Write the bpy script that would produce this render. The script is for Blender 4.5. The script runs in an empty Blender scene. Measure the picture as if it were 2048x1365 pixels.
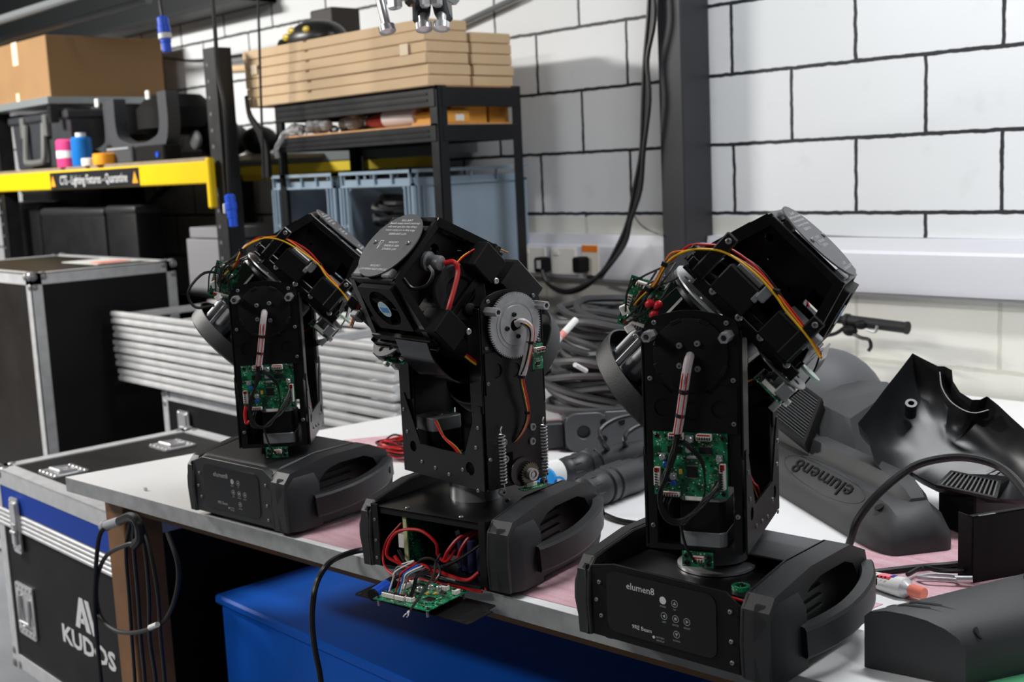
import bpy, bmesh, math, random
from mathutils import Vector, Matrix, Euler
random.seed(7)
S = bpy.context.scene
COL = S.collection
PI = math.pi
rad = math.radians

# ------------------------------------------------------------------ camera
# world: wall behind the bench is the plane Y=0, floor Z=0, bench top Z=0.90
FPX = 2416.8
YAW, PITCH, ROLL = rad(47.1372), rad(-8.2786), rad(2.6367)
CAM = Vector((3.32354, -3.27943, 1.61040))
RM = (Matrix.Rotation(YAW, 3, 'Z') @ Matrix.Rotation(PITCH, 3, 'X') @ Matrix.Rotation(ROLL, 3, 'Y'))
RIGHT, FWD, UP = RM.col[0].copy(), RM.col[1].copy(), RM.col[2].copy()
cd = bpy.data.cameras.new('camera')
cam = bpy.data.objects.new('camera', cd)
COL.objects.link(cam)
m = Matrix.Identity(4)
for i in range(3):
    m[i][0], m[i][1], m[i][2], m[i][3] = RIGHT[i], UP[i], -FWD[i], CAM[i]
cam.matrix_world = m
cd.sensor_width = 36.0
cd.lens = FPX / 2048 * 36.0
cd.clip_start = 0.05
cd.clip_end = 60
cd.dof.use_dof = True
cd.dof.focus_distance = 1.95
cd.dof.aperture_fstop = 5.6
S.camera = cam

# ------------------------------------------------------------------ world, lamps, exposure
S.view_settings.view_transform = 'Standard'
S.view_settings.look = 'None'
S.view_settings.exposure = 0.0
S.view_settings.gamma = 1.0
S.view_settings.use_curve_mapping = False
w = bpy.data.worlds.new('world')
S.world = w
w.use_nodes = True
w.node_tree.nodes['Background'].inputs[0].default_value = (0.75, 0.82, 0.9, 1)
w.node_tree.nodes['Background'].inputs[1].default_value = 0.05


def area_lamp(name, loc, sx, sy, power, target=None, color=(1, .97, .93)):
    L = bpy.data.lights.new(name, 'AREA')
    L.shape = 'RECTANGLE'
    L.size, L.size_y = sx, sy
    L.energy = power
    L.color = color
    o = bpy.data.objects.new(name, L)
    COL.objects.link(o)
    o.location = loc
    if target is not None:
        d = Vector(target) - Vector(loc)
        o.rotation_euler = d.to_track_quat('-Z', 'Y').to_euler()
    return o


# the workshop's ceiling battens, plus one added fill lamp
area_lamp('ceiling_or_fill_lamp', (2.3, -1.05, 3.25), 1.5, 0.25, 54, (2.3, -1.0, 0), (.96, .98, 1))
area_lamp('ceiling_or_fill_lamp', (-2.9, -3.2, 3.25), 1.2, 0.3, 300, (-2.7, -2.3, 0), (1, .97, .92))
area_lamp('ceiling_or_fill_lamp', (-3.9, -2.6, 3.25), 1.5, 0.3, 15, (-3.7, -2.0, 0), (1, .95, .88))
area_lamp('ceiling_or_fill_lamp', (4.6, -2.6, 3.25), 0.3, 1.5, 20, (4.2, -2.4, 0), (.96, .98, 1))
area_lamp('ceiling_or_fill_lamp', (0.6, -4.9, 3.25), 1.5, 0.3, 70, (0.6, -4.0, 0), (1, .98, .95))  # added to brighten the bench front and the blue box


# ------------------------------------------------------------------ pixel rays -> points at a known real plane
def ray(x, y):
    return RIGHT * ((x - 1024) / FPX) + FWD - UP * ((y - 682.5) / FPX)


def at_z(x, y, z):
    d = ray(x, y)
    return CAM + d * ((z - CAM.z) / d.z)


def at_y(x, y, Y):
    d = ray(x, y)
    return CAM + d * ((Y - CAM.y) / d.y)


def at_x(x, y, X):
    d = ray(x, y)
    return CAM + d * ((X - CAM.x) / d.x)


def at_d(x, y, dist):
    return CAM + ray(x, y) * dist


# ------------------------------------------------------------------ materials
def lin(c):
    f = lambda v: v / 12.92 if v <= 0.04045 else ((v + 0.055) / 1.055) ** 2.4
    return tuple(f(v / 255) for v in c)


MATS = {}


def mat(name, rgb, rough=0.5, metal=0.0, var=0.0, vscale=20, bump=0.0, bscale=200, spec=0.5, trans=0.0, emit=None, coat=0.0, ior=1.45, aniso=0.0):
    if name in MATS:
        return MATS[name]
    M = bpy.data.materials.new(name)
    M.use_nodes = True
    nt = M.node_tree
    b = nt.nodes['Principled BSDF']
    c = (*lin(rgb), 1)
    b.inputs['Base Color'].default_value = c
    b.inputs['Roughness'].default_value = rough
    b.inputs['Metallic'].default_value = metal
    b.inputs['Specular IOR Level'].default_value = spec
    b.inputs['IOR'].default_value = ior
    b.inputs['Transmission Weight'].default_value = trans
    b.inputs['Coat Weight'].default_value = coat
    tc = nt.nodes.new('ShaderNodeTexCoord')
    if var > 0:
        n = nt.nodes.new('ShaderNodeTexNoise')
        n.inputs['Scale'].default_value = vscale
        n.inputs['Detail'].default_value = 5
        nt.links.new(tc.outputs['Object'], n.inputs['Vector'])
        r = nt.nodes.new('ShaderNodeMapRange')
        r.inputs[1].default_value = .3
        r.inputs[2].default_value = .7
        r.inputs[3].default_value = 1 - var
        r.inputs[4].default_value = 1 + var
        nt.links.new(n.outputs['Fac'], r.inputs[0])
        mx = nt.nodes.new('ShaderNodeVectorMath')
        mx.operation = 'SCALE'
        mx.inputs[0].default_value = c[:3]
        nt.links.new(r.outputs[0], mx.inputs['Scale'])
        nt.links.new(mx.outputs[0], b.inputs['Base Color'])
        r2 = nt.nodes.new('ShaderNodeMapRange')
        r2.inputs[3].default_value = max(0, rough - .12 * var * 4)
        r2.inputs[4].default_value = min(1, rough + .12 * var * 4)
        nt.links.new(n.outputs['Fac'], r2.inputs[0])
        nt.links.new(r2.outputs[0], b.inputs['Roughness'])
    if bump > 0:
        n2 = nt.nodes.new('ShaderNodeTexNoise')
        n2.inputs['Scale'].default_value = bscale
        n2.inputs['Detail'].default_value = 3
        nt.links.new(tc.outputs['Object'], n2.inputs['Vector'])
        bp = nt.nodes.new('ShaderNodeBump')
        bp.inputs['Strength'].default_value = bump
        bp.inputs['Distance'].default_value = .002
        nt.links.new(n2.outputs['Fac'], bp.inputs['Height'])
        nt.links.new(bp.outputs[0], b.inputs['Normal'])
    if emit:
        b.inputs['Emission Color'].default_value = (*lin(emit), 1)
        b.inputs['Emission Strength'].default_value = 1
    MATS[name] = M
    return M


PLASTIC = mat('moulded_black_plastic', (36, 37, 39), .45, var=.06, vscale=9, bump=.25, bscale=900)
PLASTIC_IN = mat('smooth_black_plastic', (34, 35, 37), .36, var=.15, vscale=14)
COVER_LIT = mat('lit_cover_plastic', (78, 79, 82), .5, var=.06, vscale=8, bump=.25, bscale=900)  # lighter copy of the cover plastic: light on it put into the colour
COVER = mat('dark_grey_plastic', (50, 51, 53), .5, var=.06, vscale=8, bump=.25, bscale=900)
BLACK = mat('black_steel', (12, 12, 13), .34, metal=0, var=.2, vscale=30)
BLACKM = mat('matt_black', (10, 10, 11), .6, spec=.25)
GLOSS = mat('gloss_black_panel', (7, 7, 8), .16)
STEEL = mat('bright_steel', (200, 200, 202), .3, metal=.7, var=.1, vscale=40)
GEARM = mat('brushed_gear_metal', (176, 177, 180), .36, metal=.55, var=.12, vscale=60)
ALU = mat('aluminium', (196, 197, 199), .4, metal=.35, var=.1, vscale=25)
ALU_TUBE = mat('aluminium_tube', (196, 197, 198), .48, metal=.2, var=.08, vscale=12)
GREYM = mat('grey_cast_metal', (138, 139, 142), .4, metal=.5, var=.1, vscale=30)
GREYPL = mat('grey_plastic', (150, 152, 156), .45)
DISC = mat('satin_grey_disc', (74, 75, 78), .5, metal=.0, var=.06, vscale=20)
WHITE = mat('white_plastic', (232, 228, 222), .45)
PRINT = mat('white_print', (205, 206, 208), .6)
PRINT_DIM = mat('grey_print', (150, 151, 154), .6)
RED = mat('red_wire', (186, 22, 26), .4)
REDW = RED
YEL = mat('yellow_wire', (226, 176, 30), .4)
ORG = mat('orange_wire', (214, 110, 26), .4)
BLKW = mat('black_wire', (18, 18, 19), .42)
BLUEW = mat('blue_wire', (28, 92, 190), .4)
WHTW = mat('white_wire', (220, 220, 220), .4)
GREYW = mat('grey_wire', (120, 122, 125), .45)
CHIP = mat('chip_black', (20, 20, 22), .4)
GOLD = mat('brass', (190, 150, 70), .35, metal=.9)
TAN = mat('tantalum_yellow', (214, 160, 50), .5)
CAPB = mat('blue_capacitor', (30, 80, 160), .4)
RUBBER = mat('black_rubber', (20, 20, 21), .6)
CABLE = mat('dark_grey_cable', (54, 55, 57), .5, var=.08, vscale=30)
CABLEB = mat('black_cable', (22, 22, 24), .42)
CARD = mat('cardboard', (204, 176, 140), .75, var=.05, vscale=6, bump=.1, bscale=120)
CARD2 = mat('brown_cardboard', (142, 110, 74), .78, var=.06, vscale=5, bump=.1, bscale=120)
TAPE = mat('clear_tape', (232, 214, 186), .25, coat=.4)
SHELFM = mat('black_painted_shelf', (14, 16, 20), .38, var=.1, vscale=20)
RACKM = mat('dark_rack_steel', (20, 21, 23), .5, var=.2, vscale=15)
YELP = mat('yellow_paint', (222, 186, 14), .4, var=.04, vscale=8)
CRATE = mat('blue_grey_crate', (142, 160, 176), .42, var=.05, vscale=8)
WOOD = mat('chipboard', (196, 146, 98), .7, var=.1, vscale=30)
TIMBER = mat('timber', (118, 82, 48), .6, var=.2, vscale=9)
CASEB = mat('black_laminate', (15, 15, 17), .55, var=.2, vscale=10, bump=.1, bscale=300, spec=.25)
CASEBR = mat('worn_dark_laminate', (30, 26, 23), .5, var=.25, vscale=5, spec=.3)
BLUEST = mat('blue_stripe', (12, 56, 150), .55, spec=.25)
BLUEBOX = mat('blue_plastic_box', (8, 92, 200), .5, var=.05, vscale=5, spec=.25)
BLUECON = mat('blue_connector', (30, 84, 214), .38)
CYAN = mat('blue_cap', (40, 140, 210), .35)
PINKMAT = None
LABELW = mat('white_label', (225, 225, 222), .55)
REDP = mat('red_plastic', (200, 34, 40), .4)
ORANGE = mat('orange_plastic', (236, 150, 40), .45)
AMBERCARD = mat('amber_carton', (222, 158, 62), .6, var=.04, vscale=8)


# ------------------------------------------------------------------ mesh builder
class MB:
    def __init__(self):
        self.v, self.f, self.mi, self.sm = [], [], [], []
        self.m = 0
        self.M = Matrix.Identity(4)

    def add(self, vs, fs, smooth=True):
        o = len(self.v)
        self.v += [self.M @ Vector(p) for p in vs]
        for f in fs:
            self.f.append([i + o for i in f])
            self.mi.append(self.m)
            self.sm.append(smooth)
        return self

    def bm(self, b, smooth=True):
        b.verts.index_update()
        r = self.add([x.co.copy() for x in b.verts], [[x.index for x in f.verts] for f in b.faces], smooth)
        b.free()
        return r

    def box(self, c, s, bev=0.0, R=None, seg=1):
        b = bmesh.new()
        bmesh.ops.create_cube(b, size=1)
        for x in b.verts:
            x.co = Vector((x.co.x * s[0], x.co.y * s[1], x.co.z * s[2]))
        if bev > 0:
            bmesh.ops.bevel(b, geom=list(b.edges), offset=min(bev, min(s) * .45), segments=seg, affect='EDGES', profile=.5)
        T = Matrix.Translation(Vector(c))
        if R is not None:
            T = T @ (R.to_4x4() if len(R.row) == 3 else R)
        for x in b.verts:
            x.co = T @ x.co
        return self.bm(b)

    def bb(self, a, c, bev=0.0, seg=1):     # box by two corners
        a, c = Vector(a), Vector(c)
        s = c - a
        return self.box((a + c) / 2, (abs(s.x), abs(s.y), abs(s.z)), bev, None, seg)

    def prism(self, poly, a, b, axis='y', bev=0.0, holes=()):
        """polygon in the two remaining axes (x,z for y; y,z for x; x,y for z), from a to b along axis"""
        B = bmesh.new()
        loops = [poly] + list(holes)
        es = []
        for lp in loops:
            vs = []
            for p, q in lp:
                co = {'y': (p, a, q), 'x': (a, p, q), 'z': (p, q, a)}[axis]
                vs.append(B.verts.new(co))
            for i in range(len(vs)):
                es.append(B.edges.new((vs[i], vs[(i + 1) % len(vs)])))
        if holes:
            bmesh.ops.triangle_fill(B, use_beauty=True, use_dissolve=False, edges=es)
        else:
            B.faces.new(B.verts[:])
        r = bmesh.ops.extrude_face_region(B, geom=B.faces[:])
        d = {'y': (0, b - a, 0), 'x': (b - a, 0, 0), 'z': (0, 0, b - a)}[axis]
        for x in r['geom']:
            if isinstance(x, bmesh.types.BMVert):
                x.co += Vector(d)
        bmesh.ops.recalc_face_normals(B, faces=B.faces[:])
        if bev > 0:
            ed = [e for e in B.edges if len(e.link_faces) == 2 and e.calc_face_angle(0) > .3]
            bmesh.ops.bevel(B, geom=ed, offset=bev, segments=1, affect='EDGES')
        return self.bm(B)

    def lathe(self, prof, p=(0, 0, 0), d=(0, 0, 1), n=32, cap=True):
        """prof: list of (radius, height along d)"""
        d = Vector(d).normalized()
        Q = d.to_track_quat('Z', 'Y').to_matrix()
        p = Vector(p)
        vs, fs = [], []
        for r, h in prof:
            for k in range(n):
                a = 2 * PI * k / n
                vs.append(p + Q @ Vector((r * math.cos(a), r * math.sin(a), h)))
        for i in range(len(prof) - 1):
            for k in range(n):
                k2 = (k + 1) % n
                fs.append([i * n + k, i * n + k2, (i + 1) * n + k2, (i + 1) * n + k])
        if cap:
            if prof[0][0] > 1e-6:
                fs.append(list(range(n - 1, -1, -1)))
            if prof[-1][0] > 1e-6:
                fs.append(list(range((len(prof) - 1) * n, len(prof) * n)))
        return self.add(vs, fs)

    def cyl(self, a, b, r, r2=None, n=20):
        a, b = Vector(a), Vector(b)
        return self.lathe([(r, 0), (r if r2 is None else r2, (b - a).length)], a, b - a, n)

    def ring(self, p, d, ro, ri, h, n=40):
        return self.lathe([(ri, 0), (ro, 0), (ro, h), (ri, h), (ri, 0)], p, d, n, cap=False)

    def sphere(self, c, r, n=12, s=(1, 1, 1)):
        b = bmesh.new()
        bmesh.ops.create_uvsphere(b, u_segments=n * 2, v_segments=n, radius=r)
        for x in b.verts:
            x.co = Vector(c) + Vector((x.co.x * s[0], x.co.y * s[1], x.co.z * s[2]))
        return self.bm(b)

    def tube(self, pts, r, n=8, smooth=4, closed=False):
        pts = [Vector(p) for p in pts]
        if smooth > 1 and len(pts) > 2:
            pts = spline(pts, smooth, closed)
        prof = [(r * math.cos(2 * PI * k / n), r * math.sin(2 * PI * k / n)) for k in range(n)]
        return self.sweep(prof, pts, closed=closed)

    def sweep(self, prof, pts, up=None, closed=False, scale=None):
        pts = [Vector(p) for p in pts]
        N, n = len(pts), len(prof)
        vs, fs = [], []
        T = []
        for i in range(N):
            if closed:
                t = pts[(i + 1) % N] - pts[i - 1]
            else:
                t = pts[min(i + 1, N - 1)] - pts[max(i - 1, 0)]
            T.append(t.normalized() if t.length > 1e-9 else Vector((0, 0, 1)))
        if up is None:
            u = T[0].orthogonal().normalized()
        for i in range(N):
            if up is not None:
                s = T[i].cross(Vector(up))
                s = s.normalized() if s.length > 1e-6 else T[i].orthogonal().normalized()
                u = s.cross(T[i]).normalized()
            else:
                u = (u - T[i] * u.dot(T[i]))
                u = u.normalized() if u.length > 1e-6 else T[i].orthogonal().normalized()
                s = T[i].cross(u)
            k = scale[i] if scale else 1
            for a, b in prof:
                vs.append(pts[i] + s * a * k + u * b * k)
        for i in range(N if closed else N - 1):
            j = (i + 1) % N
            for k in range(n):
                k2 = (k + 1) % n
                fs.append([i * n + k, i * n + k2, j * n + k2, j * n + k])
        if not closed:
            fs.append(list(range(n - 1, -1, -1)))
            fs.append(list(range((N - 1) * n, N * n)))
        return self.add(vs, fs)

    def loft(self, rows, cap=True, close=True):
        """rows: equal-length closed loops of points"""
        n = len(rows[0])
        vs = [p for r in rows for p in r]
        fs = []
        for i in range(len(rows) - 1):
            for k in range(n if close else n - 1):
                k2 = (k + 1) % n
                fs.append([i * n + k, i * n + k2, (i + 1) * n + k2, (i + 1) * n + k])
        if cap and close:
            fs.append(list(range(n - 1, -1, -1)))
            fs.append(list(range((len(rows) - 1) * n, len(rows) * n)))
        return self.add(vs, fs)

    def screw(self, p, d, r=.0042, h=.0025):
        return self.lathe([(r, 0), (r, h * .5), (r * .75, h), (r * .4, h), (r * .35, h * .35)], p, d, 10)

    def text(self, s, size, M, depth=.0004, align='CENTER', sx=1.0, bold=0.0):
        c = bpy.data.curves.new('lettering', 'FONT')
        c.body = s
        c.size = size
        c.extrude = depth
        c.offset = bold
        c.resolution_u = 2
        c.align_x = align
        c.align_y = 'CENTER'
        o = bpy.data.objects.new('lettering', c)
        COL.objects.link(o)
        dg = bpy.context.evaluated_depsgraph_get()
        dg.update()
        me = o.evaluated_get(dg).to_mesh()
        vs = [M @ Vector((v.co.x * sx, v.co.y, v.co.z)) for v in me.vertices]
        fs = [list(f.vertices) for f in me.polygons]
        o.evaluated_get(dg).to_mesh_clear()
        bpy.data.objects.remove(o)
        bpy.data.curves.remove(c)
        return self.add(vs, fs, False)

    def build(self, name, mats, parent=None, M=None, angle=32):
        me = bpy.data.meshes.new(name)
        me.from_pydata([tuple(v) for v in self.v], [], self.f)
        if not isinstance(mats, (list, tuple)):
            mats = [mats]
        for x in mats:
            me.materials.append(x)
        me.polygons.foreach_set('material_index', self.mi)
        me.polygons.foreach_set('use_smooth', self.sm)
        me.update()
        B = bmesh.new()
        B.from_mesh(me)
        bmesh.ops.recalc_face_normals(B, faces=B.faces[:])
        B.to_mesh(me)
        B.free()
        me.set_sharp_from_angle(angle=rad(angle))
        o = bpy.data.objects.new(name, me)
        COL.objects.link(o)
        if parent is not None:
            o.parent = parent
        if M is not None:
            o.matrix_local = M
        return o


def spline(P, n, closed=False):
    out = []
    L = len(P)
    rng = range(L) if closed else range(L - 1)
    for i in rng:
        if closed:
            a, b, c, d = P[i - 1], P[i], P[(i + 1) % L], P[(i + 2) % L]
        else:
            b, c = P[i], P[i + 1]
            a = P[i - 1] if i > 0 else b * 2 - c
            d = P[i + 2] if i + 2 < L else c * 2 - b
        for k in range(n):
            t = k / n
            out.append(.5 * ((2 * b) + (c - a) * t + (2 * a - 5 * b + 4 * c - d) * t * t + (3 * b - a - 3 * c + d) * t ** 3))
    if not closed:
        out.append(P[-1])
    return out


def circ(cx, cy, r, n=20):
    return [(cx + r * math.cos(2 * PI * k / n), cy + r * math.sin(2 * PI * k / n)) for k in range(n)]


def rrect(x0, y0, x1, y1, r, n=4):
    out = []
    for cx, cy, a in ((x1 - r, y1 - r, 0), (x0 + r, y1 - r, 90), (x0 + r, y0 + r, 180), (x1 - r, y0 + r, 270)):
        for k in range(n + 1):
            t = rad(a + 90 * k / n)
            out.append((cx + r * math.cos(t), cy + r * math.sin(t)))
    return out


def thing(name, label, cat, loc=(0, 0, 0), rz=0.0, group=None):
    o = bpy.data.objects.new(name, None)
    o.empty_display_size = .05
    COL.objects.link(o)
    o.location = loc
    o.rotation_euler = (0, 0, rz)
    o['label'] = label
    o['category'] = cat
    if group:
        o['group'] = group
    return o


def tag(o, label, cat, group=None):
    o['label'] = label
    o['category'] = cat
    if group:
        o['group'] = group
    return o


def struct(name, mb, m):
    o = mb.build(name, m)
    o['kind'] = 'structure'
    return o


def dup(root, loc=None, label=None, M=None):
    r = root.copy()
    COL.objects.link(r)
    if loc is not None:
        r.location = loc
    if M is not None:
        r.matrix_world = M
    if label:
        r['label'] = label
    for ch in list(root.children):
        c = ch.copy()
        COL.objects.link(c)
        c.parent = r
        for g in list(ch.children):
            d = g.copy()
            COL.objects.link(d)
            d.parent = c
    return r


def fr(o, x, y, z=None):
    """frame matrix from origin, x axis and approximate y axis"""
    x = Vector(x).normalized()
    z = x.cross(Vector(y)).normalized()
    y = z.cross(x)
    M = Matrix.Identity(4)
    for i in range(3):
        M[i][0], M[i][1], M[i][2], M[i][3] = x[i], y[i], z[i], o[i]
    return M


#SECTION2
# ------------------------------------------------------------------ the room
def wall_material():
    M = bpy.data.materials.new('painted_block_wall')
    M.use_nodes = True
    nt = M.node_tree
    N, L = nt.nodes.new, nt.links.new
    b = nt.nodes['Principled BSDF']
    tc = N('ShaderNodeTexCoord')
    sp = N('ShaderNodeSeparateXYZ')
    L(tc.outputs['Object'], sp.inputs[0])

    def math_(op, a, c, d=None):
        n = N('ShaderNodeMath')
        n.operation = op
        for i, x in enumerate((a, c) if d is None else (a, c, d)):
            if isinstance(x, (int, float)):
                n.inputs[i].default_value = x
            else:
                L(x, n.inputs[i])
        return n.outputs[0]
    ns = N('ShaderNodeTexNoise')
    ns.inputs['Scale'].default_value = 26
    ns.inputs['Detail'].default_value = 4
    L(tc.outputs['Object'], ns.inputs['Vector'])
    wob = math_('MULTIPLY', math_('SUBTRACT', ns.outputs['Fac'], .5), .010)
    bx = math_('ADD', math_('ADD', sp.outputs['X'], -.225 + 9.0), wob)
    bz = math_('ADD', math_('ADD', sp.outputs['Z'], -1.42 + 4.5), wob)
    cb = N('ShaderNodeCombineXYZ')
    L(bx, cb.inputs[0])
    L(bz, cb.inputs[1])
    br = N('ShaderNodeTexBrick')
    br.offset = .5
    br.inputs['Scale'].default_value = 1
    br.inputs['Brick Width'].default_value = .45
    br.inputs['Row Height'].default_value = .225
    br.inputs['Mortar Size'].default_value = .0062
    br.inputs['Mortar Smooth'].default_value = .1
    br.inputs['Bias'].default_value = 0
    br.inputs['Color1'].default_value = (*lin((226, 228, 230)), 1)
    br.inputs['Color2'].default_value = (*lin((218, 221, 223)), 1)
    br.inputs['Mortar'].default_value = (*lin((30, 33, 38)), 1)
    L(cb.outputs[0], br.inputs['Vector'])
    # below the lowest pointed joint the wall is painted over, a little yellowed
    low = math_('LESS_THAN', sp.outputs['Z'], 1.408)
    far = math_('LESS_THAN', sp.outputs['X'], 1.0)
    low2 = math_('LESS_THAN', sp.outputs['Z'], 1.25)
    painted = math_('MAXIMUM', math_('MULTIPLY', low, far), low2)
    leftw = math_('LESS_THAN', sp.outputs['X'], -.2)
    painted = math_('MULTIPLY', painted, math_('SUBTRACT', 1, leftw))
    pc = N('ShaderNodeMix')
    pc.data_type = 'RGBA'
    n2 = N('ShaderNodeTexNoise')
    n2.inputs['Scale'].default_value = 2.2
    n2.inputs['Detail'].default_value = 6
    L(tc.outputs['Object'], n2.inputs['Vector'])
    pc.inputs[6].default_value = (*lin((214, 212, 200)), 1)
    pc.inputs[7].default_value = (*lin((226, 226, 222)), 1)
    L(n2.outputs['Fac'], pc.inputs[0])
    joint = N('ShaderNodeMix')
    joint.data_type = 'RGBA'
    joint.inputs[7].default_value = (*lin((200, 199, 188)), 1)
    L(br.outputs['Fac'], joint.inputs[0])
    L(pc.outputs[2], joint.inputs[6])
    fin = N('ShaderNodeMix')
    fin.data_type = 'RGBA'
    L(painted, fin.inputs[0])
    L(br.outputs['Color'], fin.inputs[6])
    L(joint.outputs[2], fin.inputs[7])
    # scuffs
    n3 = N('ShaderNodeTexNoise')
    n3.inputs['Scale'].default_value = 9
    n3.inputs['Detail'].default_value = 8
    L(tc.outputs['Object'], n3.inputs['Vector'])
    mr = N('ShaderNodeMapRange')
    mr.inputs[1].default_value = .25
    mr.inputs[2].default_value = .4
    mr.inputs[3].default_value = .93
    mr.inputs[4].default_value = 1
    L(n3.outputs['Fac'], mr.inputs[0])
    sc = N('ShaderNodeVectorMath')
    sc.operation = 'SCALE'
    L(fin.outputs[2], sc.inputs[0])
    L(mr.outputs[0], sc.inputs['Scale'])
    L(sc.outputs[0], b.inputs['Base Color'])
    b.inputs['Roughness'].default_value = .55
    bp = N('ShaderNodeBump')
    bp.inputs['Strength'].default_value = .5
    bp.inputs['Distance'].default_value = .004
    L(math_('SUBTRACT', math_('MULTIPLY', n3.outputs['Fac'], .25), br.outputs['Fac']), bp.inputs['Height'])
    L(bp.outputs[0], b.inputs['Normal'])
    return M


CONC = mat('concrete_floor', (112, 115, 120), .6, var=.12, vscale=3)
CEILM = mat('grey_ceiling', (120, 122, 125), .8)
PLAINW = mat('plain_dark_wall', (58, 60, 64), .8)
X0, X1, Y0, ZT = -6.0, 5.4, -6.2, 3.4
struct('floor', MB().bb((X0, Y0, -.1), (X1, .12, 0)), CONC)
struct('wall_back', MB().bb((X0, 0, 0), (X1, .12, ZT)), wall_material())
struct('ceiling', MB().bb((X0, Y0, ZT), (X1, .12, ZT + .1)), CEILM)
struct('wall_left', MB().bb((X0 - .1, Y0, 0), (X0, .12, ZT)), PLAINW)
struct('wall_right', MB().bb((X1, Y0, 0), (X1 + .1, .12, ZT)), PLAINW)
struct('wall_front', MB().bb((X0, Y0 - .1, 0), (X1, Y0, ZT)), PLAINW)
COLM = mat('dark_grey_column_paint', (42, 42, 46), .42, var=.08, vscale=6)
o = struct('steel_column', MB().bb((.713, -.15, 0), (.812, -.002, ZT), .004), COLM)
BEAMM = mat('dark_beam_paint', (30, 33, 35), .5)
mb = MB()
mb.bb((-5.9, -.14, 2.43), (-1.75, -.001, 3.0))
mb.bb((-5.9, -.20, 2.43), (-1.75, -.001, 2.452))
struct('trim_beam', mb, BEAMM)
o = MB().tube([(-5.8, -.82, 2.46), (-3, -.82, 2.46), (-1.75, -.82, 2.46)], .022, 10, 1).build('ceiling_conduit', mat('grey_conduit', (110, 114, 116), .45))
o['kind'] = 'structure'
o = MB().tube([(-5.8, -.66, 2.405), (-1.75, -.66, 2.405)], .018, 10, 1).build('ceiling_conduit', MATS['grey_conduit'])
o['kind'] = 'structure'

# cable trunking with sockets, either side of the column
TRUNK = mat('trunking_white', (214, 215, 222), .4)
TRUNK_SHADE = mat('trunking_shade', (120, 119, 122), .5)


def trunk(xa, xb):
    mb = MB()
    mb.prism([(-.001, 1.18), (-.052, 1.185), (-.06, 1.205), (-.06, 1.302), (-.044, 1.31), (-.038, 1.346), (-.001, 1.346)], xa, xb, 'x')
    mb.m = 1
    mb.bb((xa, -.05, 1.176), (xb, -.001, 1.186))  # underside strip: its shade put into the grey
    return mb


o = trunk(.815, 5.3).build('cable_trunking', [TRUNK, TRUNK_SHADE])
tag(o, 'long white cable trunking on the wall above the bicycle handlebar', 'trunking')
t = thing('cable_trunking', 'white cable trunking with power sockets on the wall beside the steel shelf', 'trunking', (-.4, 0, 1.18))
T = Matrix.Translation((.4, 0, -1.18))
trunk(-.4, .71).build('trunking', [TRUNK, TRUNK_SHADE], t, T)
for xa in (-.06, .10):
    mb = MB().bb((xa, -.07, 1.196), (xa + .13, -.059, 1.298), .003)
    s = mb.build('socket_plate', WHITE, t, T)
    MB().bb((xa + .02, -.074, 1.27), (xa + .045, -.07, 1.288), .001).build('switch', WHITE, s)
o = MB().bb((.255, -.064, 1.197), (.34, -.059, 1.31), .002).build('blank_plate', mat('cream_plate', (225, 218, 205), .5), t, T)
MB().bb((.26, -.066, 1.285), (.335, -.0635, 1.308)).build('orange_sticker', mat('orange_sticker', (238, 122, 24), .5), o)
for i, x in enumerate((1095, 1172)):
    p = at_y(x, 528, -.07)
    mb = MB().bb((p.x - .024, -.125, p.z - .03), (p.x + .024, -.071, p.z + .028), .008)
    k = thing('power_plug', ['black power plug in the socket nearest the grey crates', 'black power plug in the socket beside the orange sticker'][i], 'plug', (p.x, -.07, p.z), group=None)
    mb.build('plug_body', BLACKM, k, Matrix.Translation((-p.x, .07, -p.z)))
    if i == 0:
        MB().bb((p.x - .002, -.1265, p.z - .012), (p.x + .018, -.1245, p.z + .018)).build('fuse_label', LABELW, k, Matrix.Translation((-p.x, .07, -p.z)))
# cables that hang down beside the column and loop to the sockets
cy = -.17
lo = [(1302, -40), (1300, 40), (1291, 120), (1290, 200), (1284, 300), (1272, 380), (1258, 440), (1240, 490), (1205, 545), (1165, 578), (1130, 586), (1100, 572), (1085, 545)]
for k in range(4):
    j = [0, 5, -4, 9][k]
    pts = [at_y(x + j * (1 if i % 2 else .4), y + (j if i > 8 else 0), cy - .006 * k) for i, (x, y) in enumerate(lo)]
    if k % 2:
        pts = pts[:9] + [at_y(1200, 556, -.15), at_y(1178, 554, -.11)]
    o = MB().tube(pts, .0075, 7).build('hanging_cable', CABLEB)
    tag(o, 'black power cable of the bundle hanging down beside the steel column', 'cable', 'black cables hanging beside the column')
o = MB().tube([at_y(1265, 425, -.13), at_y(1280, 448, -.1), at_y(1300, 462, -.06), at_y(1322, 470, -.16)], .003, 6).build('thin_cable', GREYW)
tag(o, 'thin grey cable running from the hanging bundle to the column', 'cable')
o = MB().tube([at_y(1600, 470, -.012), at_y(1690, 474, -.012), at_y(1740, 476, -.012), at_y(1900, 479, -.012), at_y(2060, 482, -.012), at_y(2300, 484, -.012)], .0035, 6).build('wall_cable', GREYW)
tag(o, 'thin grey cable lying along the top edge of the long trunking', 'cable')
o = MB().tube([at_y(905, 55, -.03), at_y(1040, -8, -.03)], .012, 8, 1).build('wall_conduit', MATS['grey_conduit'])
tag(o, 'grey conduit pipe slanting up the wall behind the flat cartons', 'pipe')


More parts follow.
